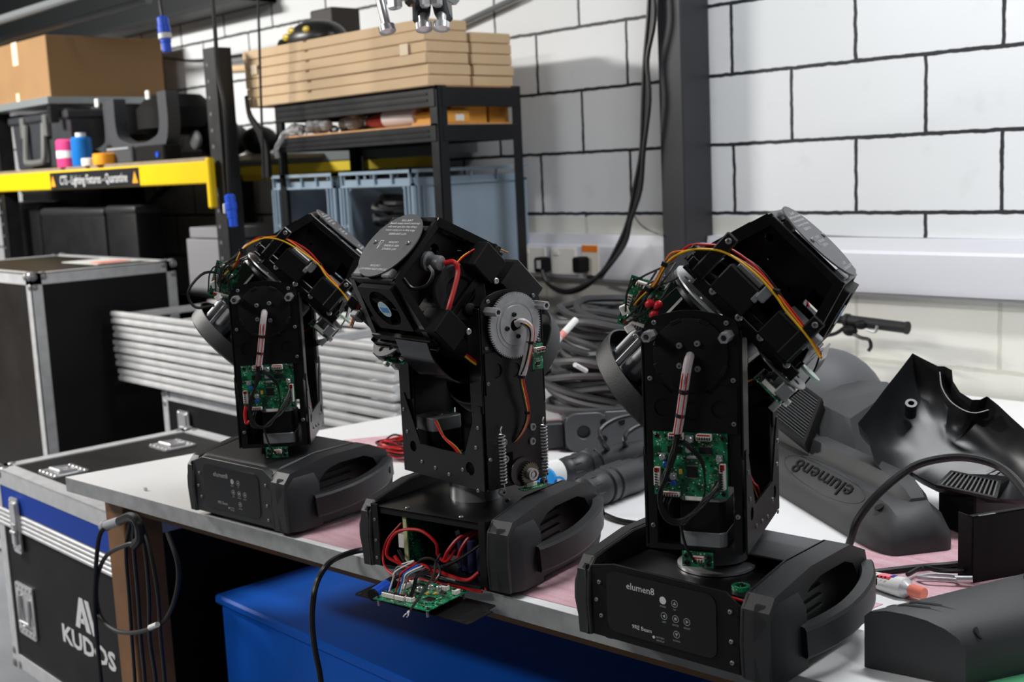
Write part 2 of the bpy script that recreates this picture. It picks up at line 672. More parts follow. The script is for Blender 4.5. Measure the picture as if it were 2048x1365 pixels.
# ------------------------------------------------------------------ the workbench
TOPW = mat('white_melamine', (232, 232, 233), .32, var=.03, vscale=5)
EDGEG = mat('grey_board_edge', (150, 152, 153), .6, var=.15, vscale=30)
ZB = .90
bench = thing('workbench', 'white topped workbench carrying the stripped moving head lights', 'workbench', (1.6, -1.1, 0))
BT = Matrix.Translation((-1.6, 1.1, 0))
poly = [(.435, -2.12), (3.1, -1.875), (3.1, -.03), (.84, -.03), (.84, -.17), (.665, -.17)]
mb = MB()
mb.m = 1
mb.prism(poly, ZB - .036, ZB - .001, 'z')
mb.m = 0
mb.prism(poly, ZB - .001, ZB, 'z')
mb.build('bench_top', [TOPW, EDGEG], bench, BT)
mb = MB()
fa, fb = Vector((.50, -2.075, 0)), Vector((3.05, -1.842, 0))
d = (fb - fa).normalized()
mb.box((fa + fb) / 2 + Vector((0, .07, ZB - .036 - .028)), ((fb - fa).length, .04, .056), 0, Matrix.Rotation(math.atan2(d.y, d.x), 3, 'Z'))
mb.build('front_rail', TIMBER, bench, BT)
for x, y in ((.475, -2.045), (2.9, -1.83), (.62, -.32), (2.9, -.2)):
    mb = MB().bb((x, y, 0), (x + .1, y + .1, ZB - .037), .003)
    mb.build('bench_leg', TIMBER, bench, BT)


def pink_material():
    M = mat('pink_film', (214, 160, 172), .45)
    nt = M.node_tree
    N, L = nt.nodes.new, nt.links.new
    b = nt.nodes['Principled BSDF']
    tc = N('ShaderNodeTexCoord')
    mp = N('ShaderNodeMapping')
    mp.inputs['Scale'].default_value = (6, 40, 1)
    mp.inputs['Rotation'].default_value = (0, 0, .5)
    L(tc.outputs['Object'], mp.inputs[0])
    n = N('ShaderNodeTexNoise')
    n.inputs['Scale'].default_value = 1.5
    n.inputs['Detail'].default_value = 6
    L(mp.outputs[0], n.inputs['Vector'])
    n2 = N('ShaderNodeTexNoise')
    n2.inputs['Scale'].default_value = 160
    L(tc.outputs['Object'], n2.inputs['Vector'])
    ad = N('ShaderNodeMath')
    ad.operation = 'MULTIPLY_ADD'
    ad.inputs[1].default_value = .4
    L(n2.outputs['Fac'], ad.inputs[0])
    L(n.outputs['Fac'], ad.inputs[2])
    cr = N('ShaderNodeValToRGB')
    cr.color_ramp.elements[0].position = .5
    cr.color_ramp.elements[0].color = (*lin((200, 152, 162)), 1)
    cr.color_ramp.elements[1].position = .95
    cr.color_ramp.elements[1].color = (*lin((222, 186, 194)), 1)
    L(ad.outputs[0], cr.inputs[0])
    L(cr.outputs[0], b.inputs['Base Color'])
    return M


PINKM = pink_material()
for pts, lab in (([(1.26, -2.03), (1.9, -1.965), (2.345, -1.915), (2.375, -1.63), (1.85, -1.70), (1.33, -1.74)], 'scratched pink protective film under the three lights along the bench front'),
                 ([(2.16, -1.57), (2.40, -1.585), (2.62, -1.42), (2.62, -.95), (2.25, -.98)], 'pink protective film under the removed covers and the glue tube'),
                 ([(.68, -1.46), (1.02, -1.52), (1.34, -1.02), (1.3, -.86), (1.02, -.84)], 'pale pink protective film under the heap of red wires')):
    tag(MB().prism(pts, ZB, ZB + .0012, 'z').build('pink_sheet', PINKM), lab, 'sheet')
mb = MB().prism([tuple(at_z(*q, ZB).xy) for q in ((1938, 1374), (2062, 1316), (2230, 1400), (2010, 1480))], ZB, ZB + .003, 'z')
tag(mb.build('cutting_mat', mat('green_mat', (84, 168, 120), .5, var=.04)), 'green cutting mat beside the vaulted black arm cover', 'cutting mat')

# blue plastic box under the bench
t = thing('storage_box', 'large blue plastic storage box under the workbench', 'box', (1.5, -1.6, 0))
T = Matrix.Translation((-1.5, 1.6, 0))
b0, b1 = .62, 1.62
MB().bb((.62, -1.83, .0), (1.86, -1.22, .535), .012, 2).build('box_body', BLUEBOX, t, T)
MB().bb((.61, -1.84, .535), (1.87, -1.21, .56), .006).build('box_lid', BLUEBOX, t, T)


# ------------------------------------------------------------------ flight cases
def edge_bar(mb, a, b, w=.03, th=.003):
    """aluminium angle along an axis-aligned edge of a box centred inside"""
    mb.bb(Vector(a) - Vector((w / 2,) * 3), Vector(b) + Vector((w / 2,) * 3), .003)


def case_shell(t, T, lo, hi, body, w=.03, ball=True):
    lo, hi = Vector(lo), Vector(hi)
    MB().bb(lo, hi).build('case_body', body, t, T)
    mb = MB()
    e = .004
    for (y, z) in ((lo.y, lo.z), (lo.y, hi.z), (hi.y, lo.z), (hi.y, hi.z)):
        sy, sz = (1 if y == lo.y else -1), (1 if z == lo.z else -1)
        mb.bb((lo.x - e, y - e * sy, z - e * sz), (hi.x + e, y + w * sy, z + e * .1 * sz))
        mb.bb((lo.x - e, y - e * sy, z - e * sz), (hi.x + e, y - e * .1 * sy, z + w * sz))
    for (x, z) in ((lo.x, lo.z), (lo.x, hi.z), (hi.x, lo.z), (hi.x, hi.z)):
        sx, sz = (1 if x == lo.x else -1), (1 if z == lo.z else -1)
        mb.bb((x - e * sx, lo.y - e, z - e * sz), (x + w * sx, hi.y + e, z + e * .1 * sz))
        mb.bb((x - e * sx, lo.y - e, z - e * sz), (x - e * .1 * sx, hi.y + e, z + w * sz))
    for (x, y) in ((lo.x, lo.y), (lo.x, hi.y), (hi.x, lo.y), (hi.x, hi.y)):
        sx, sy = (1 if x == lo.x else -1), (1 if y == lo.y else -1)
        mb.bb((x - e * sx, y - e * sy, lo.z), (x + w * sx, y + e * .1 * sy, hi.z))
        mb.bb((x - e * sx, y - e * sy, lo.z), (x - e * .1 * sx, y + w * sy, hi.z))
    mb.build('edge_trim', ALU, t, T)
    if ball:
        for x in (lo.x, hi.x):
            for y in (lo.y, hi.y):
                for z in (lo.z, hi.z):
                    sx, sy, sz = (1 if x == lo.x else -1), (1 if y == lo.y else -1), (1 if z == lo.z else -1)
                    mb = MB()
                    mb.sphere((x + .010 * sx, y + .010 * sy, z + .010 * sz), .022, 8)
                    for dx, dy, dz in ((1, 0, 0), (0, 1, 0), (0, 0, 1)):
                        mb.sphere((x + sx * (.012 + .04 * dx), y + sy * (.012 + .04 * dy), z + sz * (.012 + .04 * dz)), .0215, 6)
                    mb.build('ball_corner', GREYM, t, T)


def castors(t, T, lo, hi):
    for x in (lo[0] + .1, hi[0] - .1):
        for y in (lo[1] + .1, hi[1] - .1):
            MB().cyl((x - .02, y, .045), (x + .02, y, .045), .045, n=20).bb((x - .03, y - .03, .08), (x + .03, y + .03, lo[2])).build('castor', GREYM, t, T)


def latch(t, T, x, y, z, w=.06, h=.16):
    mb = MB()
    mb.prism(rrect(x - w / 2, z - h / 2, x + w / 2, z + h / 2, .012), y - .006, y, 'y')
    mb.prism(rrect(x - w * .32, z - h * .1, x + w * .32, z + h * .42, .008), y - .012, y - .006, 'y')
    mb.bb((x - w * .22, y - .016, z - h * .35), (x + w * .22, y - .006, z + h * .05), .003)
    mb.cyl((x - w * .3, y - .013, z - h * .12), (x + w * .3, y - .013, z - h * .12), .006, n=10)
    for sx in (-1, 1):
        for sz in (-1, 1):
            mb.screw((x + sx * w * .38, y - .006, z + sz * h * .42), (0, -1, 0), .005)
    return mb.build('latch', STEEL, t, T)


def recess_plate(mb, x, y, z, w, h):
    mb.prism(rrect(x - w / 2, z - h / 2, x + w / 2, z + h / 2, .012), y - .005, y, 'y', 0, [rrect(x - w * .34, z - h * .34, x + w * .34, z + h * .34, .008)])
    mb.bb((x - w * .35, y - .002, z - h * .35), (x + w * .35, y - .001, z + h * .35))
    mb.tube([(x - w * .28, y - .006, z + h * .25), (x - w * .28, y - .01, z - h * .22), (x + w * .28, y - .01, z - h * .22), (x + w * .28, y - .006, z + h * .25)], .006, 8, 1)
    n = 5
    for i in range(n):
        for s in (-1, 1):
            mb.screw((x - w * .42 + w * .84 * i / (n - 1), y - .005, z + s * h * .42), (0, -1, 0), .006)


# tall black case at the back
c1 = at_d(60, 550, 4.75)
lo, hi = (c1.x - 1.15, c1.y, .02), (c1.x, c1.y + .62, c1.z)
t = thing('flight_case', 'tall black flight case with aluminium edges in front of the yellow beamed rack', 'flight case', (c1.x - .5, c1.y + .3, 0))
T = Matrix.Translation((-c1.x + .5, -c1.y - .3, 0))
case_shell(t, T, lo, hi, CASEBR, .042)
mb = MB()
mb.bb((hi[0] - .002, lo[1] + .045, lo[2] + .045), (hi[0] + .0015, hi[1] - .045, hi[2] - .045))
mb.build('side_panel', CASEB, t, T)
mb = MB().bb((hi[0] - .5, lo[1] + .34, hi[2] + .004), (hi[0] - .14, hi[1] - .08, hi[2] + .007))
o = mb.build('paper_sheet', mat('grey_paper', (188, 190, 186), .6))
tag(o, 'white paper lying on top of the tall black flight case', 'paper')
mb = MB().bb((hi[0] - .26, lo[1] + .36, hi[2] + .008), (hi[0] - .16, hi[1] - .12, hi[2] + .010))
tag(mb.build('red_leaflet', mat('faded_red', (214, 120, 108), .6)), 'faded red leaflet lying on the paper on the tall flight case', 'leaflet')

# case with the blue stripe
ca = at_z(0, 940, .74)
lo, hi = (-.53, -1.955, .09), (.425, -1.275, .742)
t = thing('flight_case', 'black flight case with a blue stripe and white logo beside the workbench', 'flight case', (0, -1.6, 0))
T = Matrix.Translation((0, 1.6, 0))
case_shell(t, T, lo, hi, CASEB, .046)
castors(t, T, lo, hi)
mb = MB()
mb.bb((lo[0] + .002, lo[1] - .002, hi[2] - .118), (hi[0] - .002, lo[1] + .01, hi[2] - .03))
mb.build('blue_band', BLUEST, t, T)
for q in (0, 1):
    mb = MB()
    for k in range(2):
        z = hi[2] - .122 - q * .029 - k * .014
        mb.bb((lo[0] - .004, lo[1] - .008, z - .0125), (hi[0] + .004, lo[1] + .012, z), .003)
    mb.build('lid_extrusion', ALU, t, T)
x = at_y(38, 1050, lo[1]).x
latch(t, T, x, lo[1] - .006, at_y(38, 1050, lo[1]).z, .062, .175)
mb = MB()
p = at_y(55, 1222, lo[1])
recess_plate(mb, p.x, lo[1] - .001, p.z, .135, .17)
mb.build('handle_plate', STEEL, t, T)
p = at_y(161, 1115, lo[1])
MB().bb((p.x - .035, lo[1] - .002, p.z - .012), (p.x + .035, lo[1], p.z + .012)).build('name_label', LABELW, t, T)
R90 = Matrix.Rotation(rad(90), 4, 'X')
mb = MB()
p = at_y(172, 1235, lo[1])
TX = lambda p, dx=0, dz=0: Matrix.Translation((p.x + dx, lo[1] - .0012, p.z + dz)) @ R90
# A V monogram
for pts in ([(-.075, -.045), (-.035, .05), (-.012, .05), (.028, -.045), (-.002, -.045), (-.024, .012), (-.046, -.045)],
            [(.0, .05), (.04, -.045), (.056, -.045), (.095, .05), (.068, .05), (.048, -.008), (.028, .05)],
            [(-.045, -.026), (-.028, -.012), (-.012, -.012), (-.006, -.026)]):
    mb.prism([(p.x + a, p.z + b) for a, b in pts], lo[1] - .0016, lo[1] - .0004, 'y')
p2 = at_y(177, 1297, lo[1])
mb.text('KUDOS', .074, TX(p2, .0, -.0), .0004, sx=1.42, bold=.0022)
mb.build('logo', PRINT, t, T)
for (px, py) in ((127, 945), (345, 893)):
    p = at_z(px, py, hi[2])
    mb = MB()
    mb.M = Matrix.Translation((p.x, p.y, hi[2])) @ Matrix.Rotation(rad(-90), 4, 'X')
    recess_plate(mb, 0, -.001, 0, .13, .11)
    mb.build('lid_dish', STEEL, t, T)

# low case behind it that carries the aluminium frames
p = at_y(328, 800, -1.12)
lo, hi = (p.x, -1.12, .06), (.50, -.66, .805)
t = thing('flight_case', 'black flight case carrying the stack of aluminium frames', 'flight case', (0, -1, 0))
T = Matrix.Translation((0, 1, 0))
case_shell(t, T, lo, hi, CASEB, .036)
p = at_y(373, 855, lo[1])
latch(t, T, p.x, lo[1] - .006, p.z, .085, .13)
castors(t, T, lo, hi)

# stack of aluminium frames
zt0 = .812
NF = 5
fh = .0585
f0 = thing('aluminium_frame', '', 'frame', (-.4, -.9, zt0), group='stacked aluminium frames')
for y in (-.235, .20):
    mb = MB()
    for z in (.014, .043):
        mb.bb((-.93, y - .013, z - .0098), (.93, y + .013, z + .0098), .005, 2)
    mb.bb((-.928, y - .004, .012), (.928, y + .004, .045))
    mb.build('rail', ALU_TUBE, f0)
for x in (-.915, -.46, 0, .46, .915):
    MB().bb((x - .014, -.235, .012), (x + .014, .2, .040), .004).build('crossbar', ALU_TUBE, f0)
names = ['lowest', 'second', 'third', 'fourth', 'topmost']
for i in range(NF):
    o = f0 if i == 0 else dup(f0)
    o.location = (-.425 + (.02 if i == 0 else 0), -.905 + .004 * (i % 2), zt0 + i * fh)
    o['label'] = f'silver aluminium frame, {names[i]} of the stack on the black flight case'

# ------------------------------------------------------------------ the yellow beamed rack
rk = thing('pallet_rack', 'dark steel rack with a yellow front beam and black label strip', 'rack', (-2.3, -.42, 0))
T = Matrix.Translation((2.3, .42, 0))


def upright(x, y, h):
    mb = MB()
    mb.bb((x - .045, y - .002, 0), (x + .045, y + .004, h))
    mb.bb((x + .039, y, 0), (x + .045, y + .075, h))
    mb.bb((x - .045, y, 0), (x - .039, y + .075, h))
    mb.m = 1
    for k in range(int(h / .065)):
        mb.cyl((x - .018, y - .003, .05 + k * .065), (x - .018, y - .0015, .05 + k * .065), .008, n=8)
    return mb.build('upright', [RACKM, mat('punched_hole', (96, 98, 100), .6)], rk, T)


for x in (-3.46, -1.11):
    for y in (-.75, -.10):
        upright(x, y, 2.13 if x > -2 else 2.13)
zb0, zb1 = 1.592, 1.684
for y in (-.785, -.10):
    mb = MB().bb((-3.50, y, zb0), (-1.125, y + .035, zb1), .006)
    bm_ = mb.build('beam', YELP, rk, T)
    if y < -.5:
        lb = MB().bb((-2.70, y - .002, zb0 + .002), (-1.735, y + .001, zb1 - .008)).build('label_strip', mat('label_black', (30, 31, 34), .4), bm_)
        mb = MB().text('CTS - Lighting Fixtures - Quarantine', .062, Matrix.Translation((-2.215, y - .0025, (zb0 + zb1) / 2 - .004)) @ R90, .0004, sx=.80)
        mb.build('lettering', PRINT, bm_)
        for x in (-2.665, -1.775):
            mb = MB()
            mb.prism([(x - .026, zb0 + .016), (x + .026, zb0 + .016), (x, zb0 + .07)], y - .0028, y - .0016, 'y')
            mb.build('warning_triangle', mat('amber_sign', (236, 160, 40), .5), bm_)
        for x in (-3.50, -1.115):
            MB().bb((x - .018, y - .012, zb0 - .10), (x + .014, y + .02, zb1 + .012), .006).build('beam_connector', YELP, bm_)
MB().tube([at_y(272, 428, -.08), at_y(342, 368, -.08)], .016, 8, 1).build('brace', RACKM, rk, T)
MB().bb((-3.5, -.775, zb1), (-1.15, -.06, zb1 + .016)).build('shelf_board', mat('grey_chipboard', (130, 118, 100), .7, var=.1), rk, T)
RS = zb1 + .016
MB().bb((-3.50, -.80, 2.012), (-2.60, -.09, 2.046)).build('shelf_board', mat('zinc_shelf', (150, 156, 158), .4, metal=.5), rk, T)
MB().bb((-2.645, -.13, RS), (-2.605, -.09, 2.012)).build('shelf_post', RACKM, rk, T)
MB().bb((-2.645, -.79, RS + .22), (-2.605, -.75, 2.012)).build('shelf_post', RACKM, rk, T)

# things on the rack
t = thing('cardboard_box', 'large brown cardboard box on the upper grey shelf of the rack', 'box', (-3.0, -.44, 2.046))
MB().bb((-.5, -.31, 0), (.32, .31, .305), .003).build('box_body', CARD2, t)
MB().bb((-.11, -.3115, .19), (-.04, -.3095, .3065)).bb((-.11, -.3115, .001), (-.07, -.3095, .05)).build('tape_strip', TAPE, t)
o = MB().bb((-3.36, -.2, RS), (-2.95, -.12, 2.0), .003).build('cardboard_sheet', CARD)
tag(o, 'pale cardboard sheet standing behind the black carry case on the rack', 'cardboard')


def on_rack(x0, x1, y):
    return at_y(x0, 300, y).x, at_y(x1, 300, y).x


xa, xb = on_rack(28, 142, -.72)
t = thing('carry_case', 'black carry case with a drop handle on the rack shelf', 'case', ((xa + xb) / 2, -.55, RS))
wv = (xb - xa) / 2
mb = MB()
mb.prism([(-wv + .03, 0), (wv - .01, 0), (wv, .27), (-wv, .27)], -.17, .17, 'y', .012)
mb.build('case_body', mat('charcoal_case', (48, 50, 54), .5, var=.08), t)
MB().bb((-wv - .015, -.185, .235), (wv + .01, .18, .285), .012).build('case_lid', MATS['charcoal_case'], t)
h = MB().tube([(-.13, -.185, .23), (-.13, -.2, .06), (-.10, -.205, .035), (.07, -.205, .035), (.10, -.2, .06), (.10, -.185, .23)], .016, 8, 3)
h.build('drop_handle', mat('grey_handle', (96, 97, 95), .5), t)
for x in (-.16, .13):
    MB().bb((x - .02, -.2, .16), (x + .02, -.17, .27), .006).build('catch', MATS['grey_handle'], t)


def yoke_light(px0, px1, y, label):
    xa, xb = on_rack(px0, px1, y)
    w_ = (xb - xa) / 2
    t = thing('stage_light', label, 'stage light', ((xa + xb) / 2, y + .1, RS), group='stage lights on the rack')
    ch = mat('charcoal_yoke', (62, 64, 68), .5)
    arc = [(-w_ + .03, .30), (-w_ + .03, .16), (-w_ * .75, .085), (-w_ * .35, .052), (0, .046), (w_ * .35, .052), (w_ * .75, .085), (w_ - .03, .16), (w_ - .03, .30)]
    MB().sweep([(-.04, -.03), (.04, -.03), (.04, .03), (-.04, .03)], spline([Vector((a, -.07, b)) for a, b in arc], 4), up=(0, 1, 0)).build('yoke', ch, t)
    MB().lathe([(w_ * .42, 0), (w_ * .62, .03), (w_ * .62, .12), (w_ * .5, .16), (w_ * .42, .18)], (0, .10, .12), (0, 0, 1), 28).build('lamp_head', mat('dull_black', (14, 14, 15), .7, spec=.2), t)
    MB().bb((-w_ * .8, -.08, .0), (w_ * .8, .1, .045), .008).build('base', BLACK, t)
    return t


yoke_light(155, 226, -.6, 'dark moving light with raised yoke next to the black carry case on the rack')
yoke_light(222, 338, -.7, 'broad dark moving light with a U shaped yoke on the rack')
for i, px in enumerate((196, 299)):
    p = at_y(px, 211, -.7)
    tag(MB().bb((p.x - .016, -.71, 1.972), (p.x + .016, -.70, 2.011), .003).build('shelf_tag', LABELW), ['small white tag under the grey shelf above the narrower moving light', 'small white tag under the grey shelf above the broad moving light'][i], 'tag')


def small(px0, px1, y, h, name, label, cat, m, kind='cyl', extra=None):
    xa, xb = on_rack(px0, px1, y)
    r = (xb - xa) * .73 / 2
    cx = (xa + xb) / 2
    t = thing(name, label, cat, (cx, y, RS))
    if kind == 'cyl':
        MB().lathe([(r * .97, 0), (r, .006), (r, h * .93), (r * .86, h)], n=20).build('body', m, t)
    else:
        MB().bb((-r * 1.3, -.04, 0), (r * 1.3, .05, h), .006).build('body', m, t)
    if extra:
        extra(t, r, h)
    return t


small(123, 149, -.74, .135, 'spray_can', 'pink can standing on the rack shelf above the label strip', 'can', mat('pink_can', (222, 70, 128), .35),
      extra=lambda t, r, h: (MB().lathe([(r * 1.01, .0), (r * 1.01, .035)], (0, 0, .045), n=20, cap=False).build('can_label', LABELW, t)))
small(152, 176, -.73, .14, 'spray_bottle', 'bright blue can beside the pink can on the rack shelf', 'can', mat('blue_can', (20, 110, 190), .35),
      extra=lambda t, r, h: MB().cyl((0, 0, h), (0, 0, h + .02), r * .5).build('cap', LABELW, t))
small(168, 188, -.76, .035, 'bottle_cap', 'small white cap beside the orange tape roll on the rack', 'cap', LABELW)
t = small(194, 222, -.75, .052, 'tape_roll', 'orange tape roll lying on the rack shelf', 'tape roll', mat('orange_tape', (248, 164, 40), .45))
small(226, 280, -.68, .075, 'control_box', 'dark grey control box behind the orange tape roll', 'control box', mat('gadget_grey', (66, 68, 72), .5), 'box',
      extra=lambda t, r, h: MB().bb((-r * 1.1, -.044, h * .85), (r * 1.1, -.038, h * .97)).build('trim', GREYPL, t))
small(285, 345, -.70, .07, 'control_box', 'black box with a blue knob on the rack beneath the broad moving light', 'control box', BLACKM, 'box',
      extra=lambda t, r, h: MB().cyl((r * .8, -.046, h * .38), (r * .8, -.038, h * .38), .012).build('knob', BLUECON, t))
t = thing('carry_bag', 'slumped black bag at the end of the rack shelf', 'bag', (at_y(380, 300, -.5).x, -.36, RS))
MB().sphere((0, 0, .105), .13, 10, (1, .9, .8)).sphere((.07, -.04, .07), .085, 8, (1.0, .8, .8)).build('bag_body', BLACKM, t)
MB().sphere((.06, -.14, .09), .05, 8, (1, .4, .9)).build('pocket', mat('grey_patch', (92, 94, 96), .6), t)

# dark things under the rack; the two backdrops are added for shade alone
for (px0, px1, pyt, y, dp, nm, lab) in ((78, 205, 418, -.70, .22, 'black_cabinet', 'black cabinet with a rounded top edge under the rack beam'), (208, 268, 412, -.70, .14, 'chest_or_backdrop', 'tall black storage chest beside the black cabinet under the rack'), (40, 200, 376, -.44, .26, 'chest_or_backdrop', 'dark backdrop block added behind the black cabinet for the shade under the rack'), (14, 74, 405, -.62, .16, 'chest_or_backdrop', 'dark backdrop block added for shade between the rack end and the black cabinet')):
    a, b_ = at_y(px0, pyt, y), at_y(px1, pyt, y)
    t = thing(nm, lab, 'cabinet' if 'cab' in nm else 'chest', ((a.x + b_.x) / 2, y + dp / 2, 0))
    hw = (b_.x - a.x) / 2
    MB().bb((-hw, -dp / 2, 0), (hw, dp / 2, a.z - .03), .02, 2).build('body', CASEB, t)
    MB().bb((-hw - .004, -dp / 2 - .004, a.z - .045), (hw + .004, dp / 2, a.z), .02, 2).build('lid', mat('soft_black', (30, 31, 33), .5), t)
a = at_y(370, 482, -.6)
for i, (px0, px1, py0, py1) in enumerate(((372, 440, 478, 525), (378, 440, 455, 478))):
    a, b_ = at_y(px0, py0, -.62), at_y(px1, py1, -.62)
    tag(MB().bb((a.x, -.62, b_.z if i else 1.1), (b_.x + .1, -.3, a.z), .004).build('grey_carton', mat('grey_card', (124, 124, 128), .6)),
        ['grey carton under the rack post, lower of the two', 'grey carton under the rack post, on top of the other'][i], 'carton')
a = at_y(370, 525, -.62)
tag(MB().bb((a.x - .05, -.64, 0), (a.x + .65, -.2, 1.1), .004).build('black_cupboard', CASEB), 'low black cupboard under the grey cartons by the rack post', 'cupboard')

# second shelf behind, seen past the rack post
t = thing('wall_shelf', 'grey metal shelf with a dull yellow beam behind the black steel shelf', 'shelf', (-1.2, -.25, 1.5))
T = Matrix.Translation((1.2, .25, -1.5))
pz = at_y(500, 318, -.2).z
MB().bb((-2.1, -.2, pz - .03), (-.34, -.02, pz + .02)).build('shelf_board', mat('zinc_dull', (96, 102, 104), .5, metal=.3), t, T)
MB().bb((-2.1, -.2, pz - .075), (-.34, -.17, pz - .035)).build('beam', mat('dull_yellow', (200, 176, 30), .5), t, T)
for x in (-2.05, -1.01):
    MB().bb((x - .03, -.12, 0), (x + .03, -.04, pz - .03)).build('shelf_post', RACKM, t, T)
for i, (px, s) in enumerate(((462, .1), (520, .085))):
    p = at_y(px, 290, -.12)
    tag(MB().sphere((p.x, -.12, pz + .02 + s * .8), s, 10, (1.1, 1, .8)).build('hard_hat', BLACKM), ['dark hard hat on the grey shelf next to the rack post', 'dark hard hat on the grey shelf beside the hanging connector'][i], 'hat')
p = at_y(845, 305, -.11)
t = thing('paper_roll', 'white roll standing behind the shelf above the grey crates', 'roll', (p.x, -.11, pz + .02))
MB().lathe([(.045, 0), (.045, .12), (.02, .12), (.02, .1)], n=20).build('roll_body', LABELW, t)

# ------------------------------------------------------------------ the black boltless shelf
sh = thing('steel_shelf', 'black boltless steel shelf stacked with flat cartons and grey crates', 'shelf', (-.38, -.41, 0))
T = Matrix.Translation((.38, .41, 0))
SX0, SX1, SY0, SY1 = -.885, .125, -.605, -.215
for x, sx in ((SX0, 1), (SX1, -1)):
    for y, sy in ((SY0, 1), (SY1, -1)):
        mb = MB()
        mb.bb((x, y, 0), (x + .042 * sx, y + .003 * sy, 1.89))
        mb.bb((x, y, 0), (x + .003 * sx, y + .042 * sy, 1.89))
        mb.build('post', SHELFM, sh, T)
for z, tk in ((1.885, .066), (1.757, .055), (1.19, .055), (.5, .055)):
    for y, s in ((SY0, 1), (SY1, -1)):
        mb = MB().bb((SX0 + .01, y - .004 * s, z - tk), (SX1 - .01, y + .012 * s, z), .002)
        for k in (.33, .66):
            mb.bb((SX0 + .02, y - .007 * s, z - tk * k - .004), (SX1 - .045, y, z - tk * k + .004), .002)
        mb.build('beam', SHELFM, sh, T)
    for x, s in ((SX0, 1), (SX1, -1)):
        MB().bb((x - .003 * s, SY0 + .02, z - tk), (x + .012 * s, SY1 - .02, z), .002).build('beam', SHELFM, sh, T)
    MB().bb((SX0 + .01, SY0 + (.0 if z < 1.8 else .01), z - .008), (SX1 - .006, SY1 - .005, z + (.006 if z < 1.8 else .002))).build('shelf_board', WOOD, sh, T)

# flat cartons on top
layers = ['lowest', 'second', 'third', 'fourth', 'fifth', 'topmost']
c0 = thing('flat_carton', '', 'carton', group='flat cartons on the steel shelf')
MB().bb((-.58, -.095, 0), (.58, .095, .0358), .0035).build('carton_body', CARD, c0)
MB().bb((-.142, -.0965, .029), (-.118, -.09, .0359), .002).build('slot_shade', mat('card_shadow', (120, 88, 56), .8), c0)  # dark patch for the carton's slot, its shade put into the colour
zz = 1.888
for col in (0, 1):
    for i in range(6 if col == 0 else 5):
        o = c0 if (col == 0 and i == 0) else dup(c0)
        dx = [(.006, .004, .003, .002, -.004, -.012), (.0, .004, .002, -.003, -.006)][col][i]
        o.location = (-.47 + dx, (-.535 if col == 0 else -.328) + [0, .003, -.002, .002, .003, .006][i], zz + i * .0378)
        o.rotation_euler = (0, 0, [0, .003, -.002, .002, -.002, .006][i] * (1 if col == 0 else .5))
        o['label'] = f"long flat cardboard carton, {layers[i] if not (col and i == 4) else 'topmost'} of the {'front' if col == 0 else 'rear'} pile on the steel shelf"
for (px, py) in ((808, 100), (508, 140)):
    p = at_y(px, py, -.633)
    tag(MB().bb((p.x - .022, -.6345, p.z - .018), (p.x + .022, -.633, p.z + .02)).build('tape_strip', TAPE), ['shiny clear tape patch on the front pile of cartons by the shelf post', 'shiny clear tape patch on the far end of the carton pile'][px < 600], 'tape')
zt = zz + 6 * .0378
p = at_y(632, 42, -.5)
t = thing('bicycle_helmet', 'dark helmet with yellow patches on the flat cartons', 'helmet', (p.x, -.50, zt))
b = bmesh.new()
bmesh.ops.create_uvsphere(b, u_segments=24, v_segments=14, radius=.1)
for v in b.verts:
    v.co = Vector((v.co.x * 1.5, v.co.y * 1.0, max(v.co.z, -.02) * .75 + .016))
MB().bm(b).build('shell', mat('helmet_black', (34, 35, 32), .35), t)
for (a, q) in ((-.09, .03), (-.05, .05), (.05, .045)):
    MB().sphere((a, -.083, q), .018, 6, (1.3, .5, .8)).build('patch', mat('helmet_yellow', (206, 180, 40), .4), t)
MB().tube([(-.22, -.03, .012), (-.16, -.06, .02), (-.12, -.05, .02)], .012, 8).build('strap', BLACKM, t)
p = at_y(672, 40, -.3)
tag(MB().bb((p.x - .1, -.36, zt - .04), (p.x + .06, -.22, zt + .16), .006).build('dark_box', mat('dark_brown_box', (52, 46, 40), .6)), 'dark brown box behind the helmet on top of the cartons', 'box')

# second tier: bags and amber cartons
ZS = 1.764
t = thing('bubble_wrap', 'crumpled clear bubble wrap spilling off the second shelf tier', 'bubble wrap', (-.62, -.5, ZS))
CLEARP = mat('clear_film', (236, 238, 240), .12, trans=.75, ior=1.25, bump=.6, bscale=40)
mb = MB()
for k in range(34):
    x = random.uniform(-.22, .24)
    s = random.uniform(.018, .036)
    mb.sphere((x, random.uniform(-.08, .1), s * .8 + random.uniform(0, .035) * max(0, 1 - abs(x) / .25)), s, 5, (1.2, 1, .85))
mb.build('wrap_sheet', CLEARP, t)
MB().tube([(-.12, -.09, .02), (-.19, -.11, .015), (-.21, -.125, -.02), (-.235, -.13, -.05), (-.23, -.13, -.085)], .011, 7, 4).build('tail', CLEARP, t)
t = thing('red_bag', 'flat red plastic bag lying beside the bubble wrap on the shelf', 'bag', (-.3, -.47, ZS))
MB().sphere((0, 0, .03), .1, 9, (1.4, .8, .3)).sphere((.14, .02, .035), .1, 9, (1.7, .8, .33)).build('bag_body', mat('red_film', (186, 70, 66), .35, bump=.5, bscale=30), t)
t = thing('wrapped_roll', 'white wrapped roll lying on the second shelf tier', 'roll', (-.16, -.53, ZS))
MB().lathe([(.02, -.09), (.034, -.085), (.036, .0), (.034, .085), (.02, .09)], (0, 0, .036), (1, .05, 0), 16).build('roll_body', mat('white_film', (226, 214, 212), .3), t)
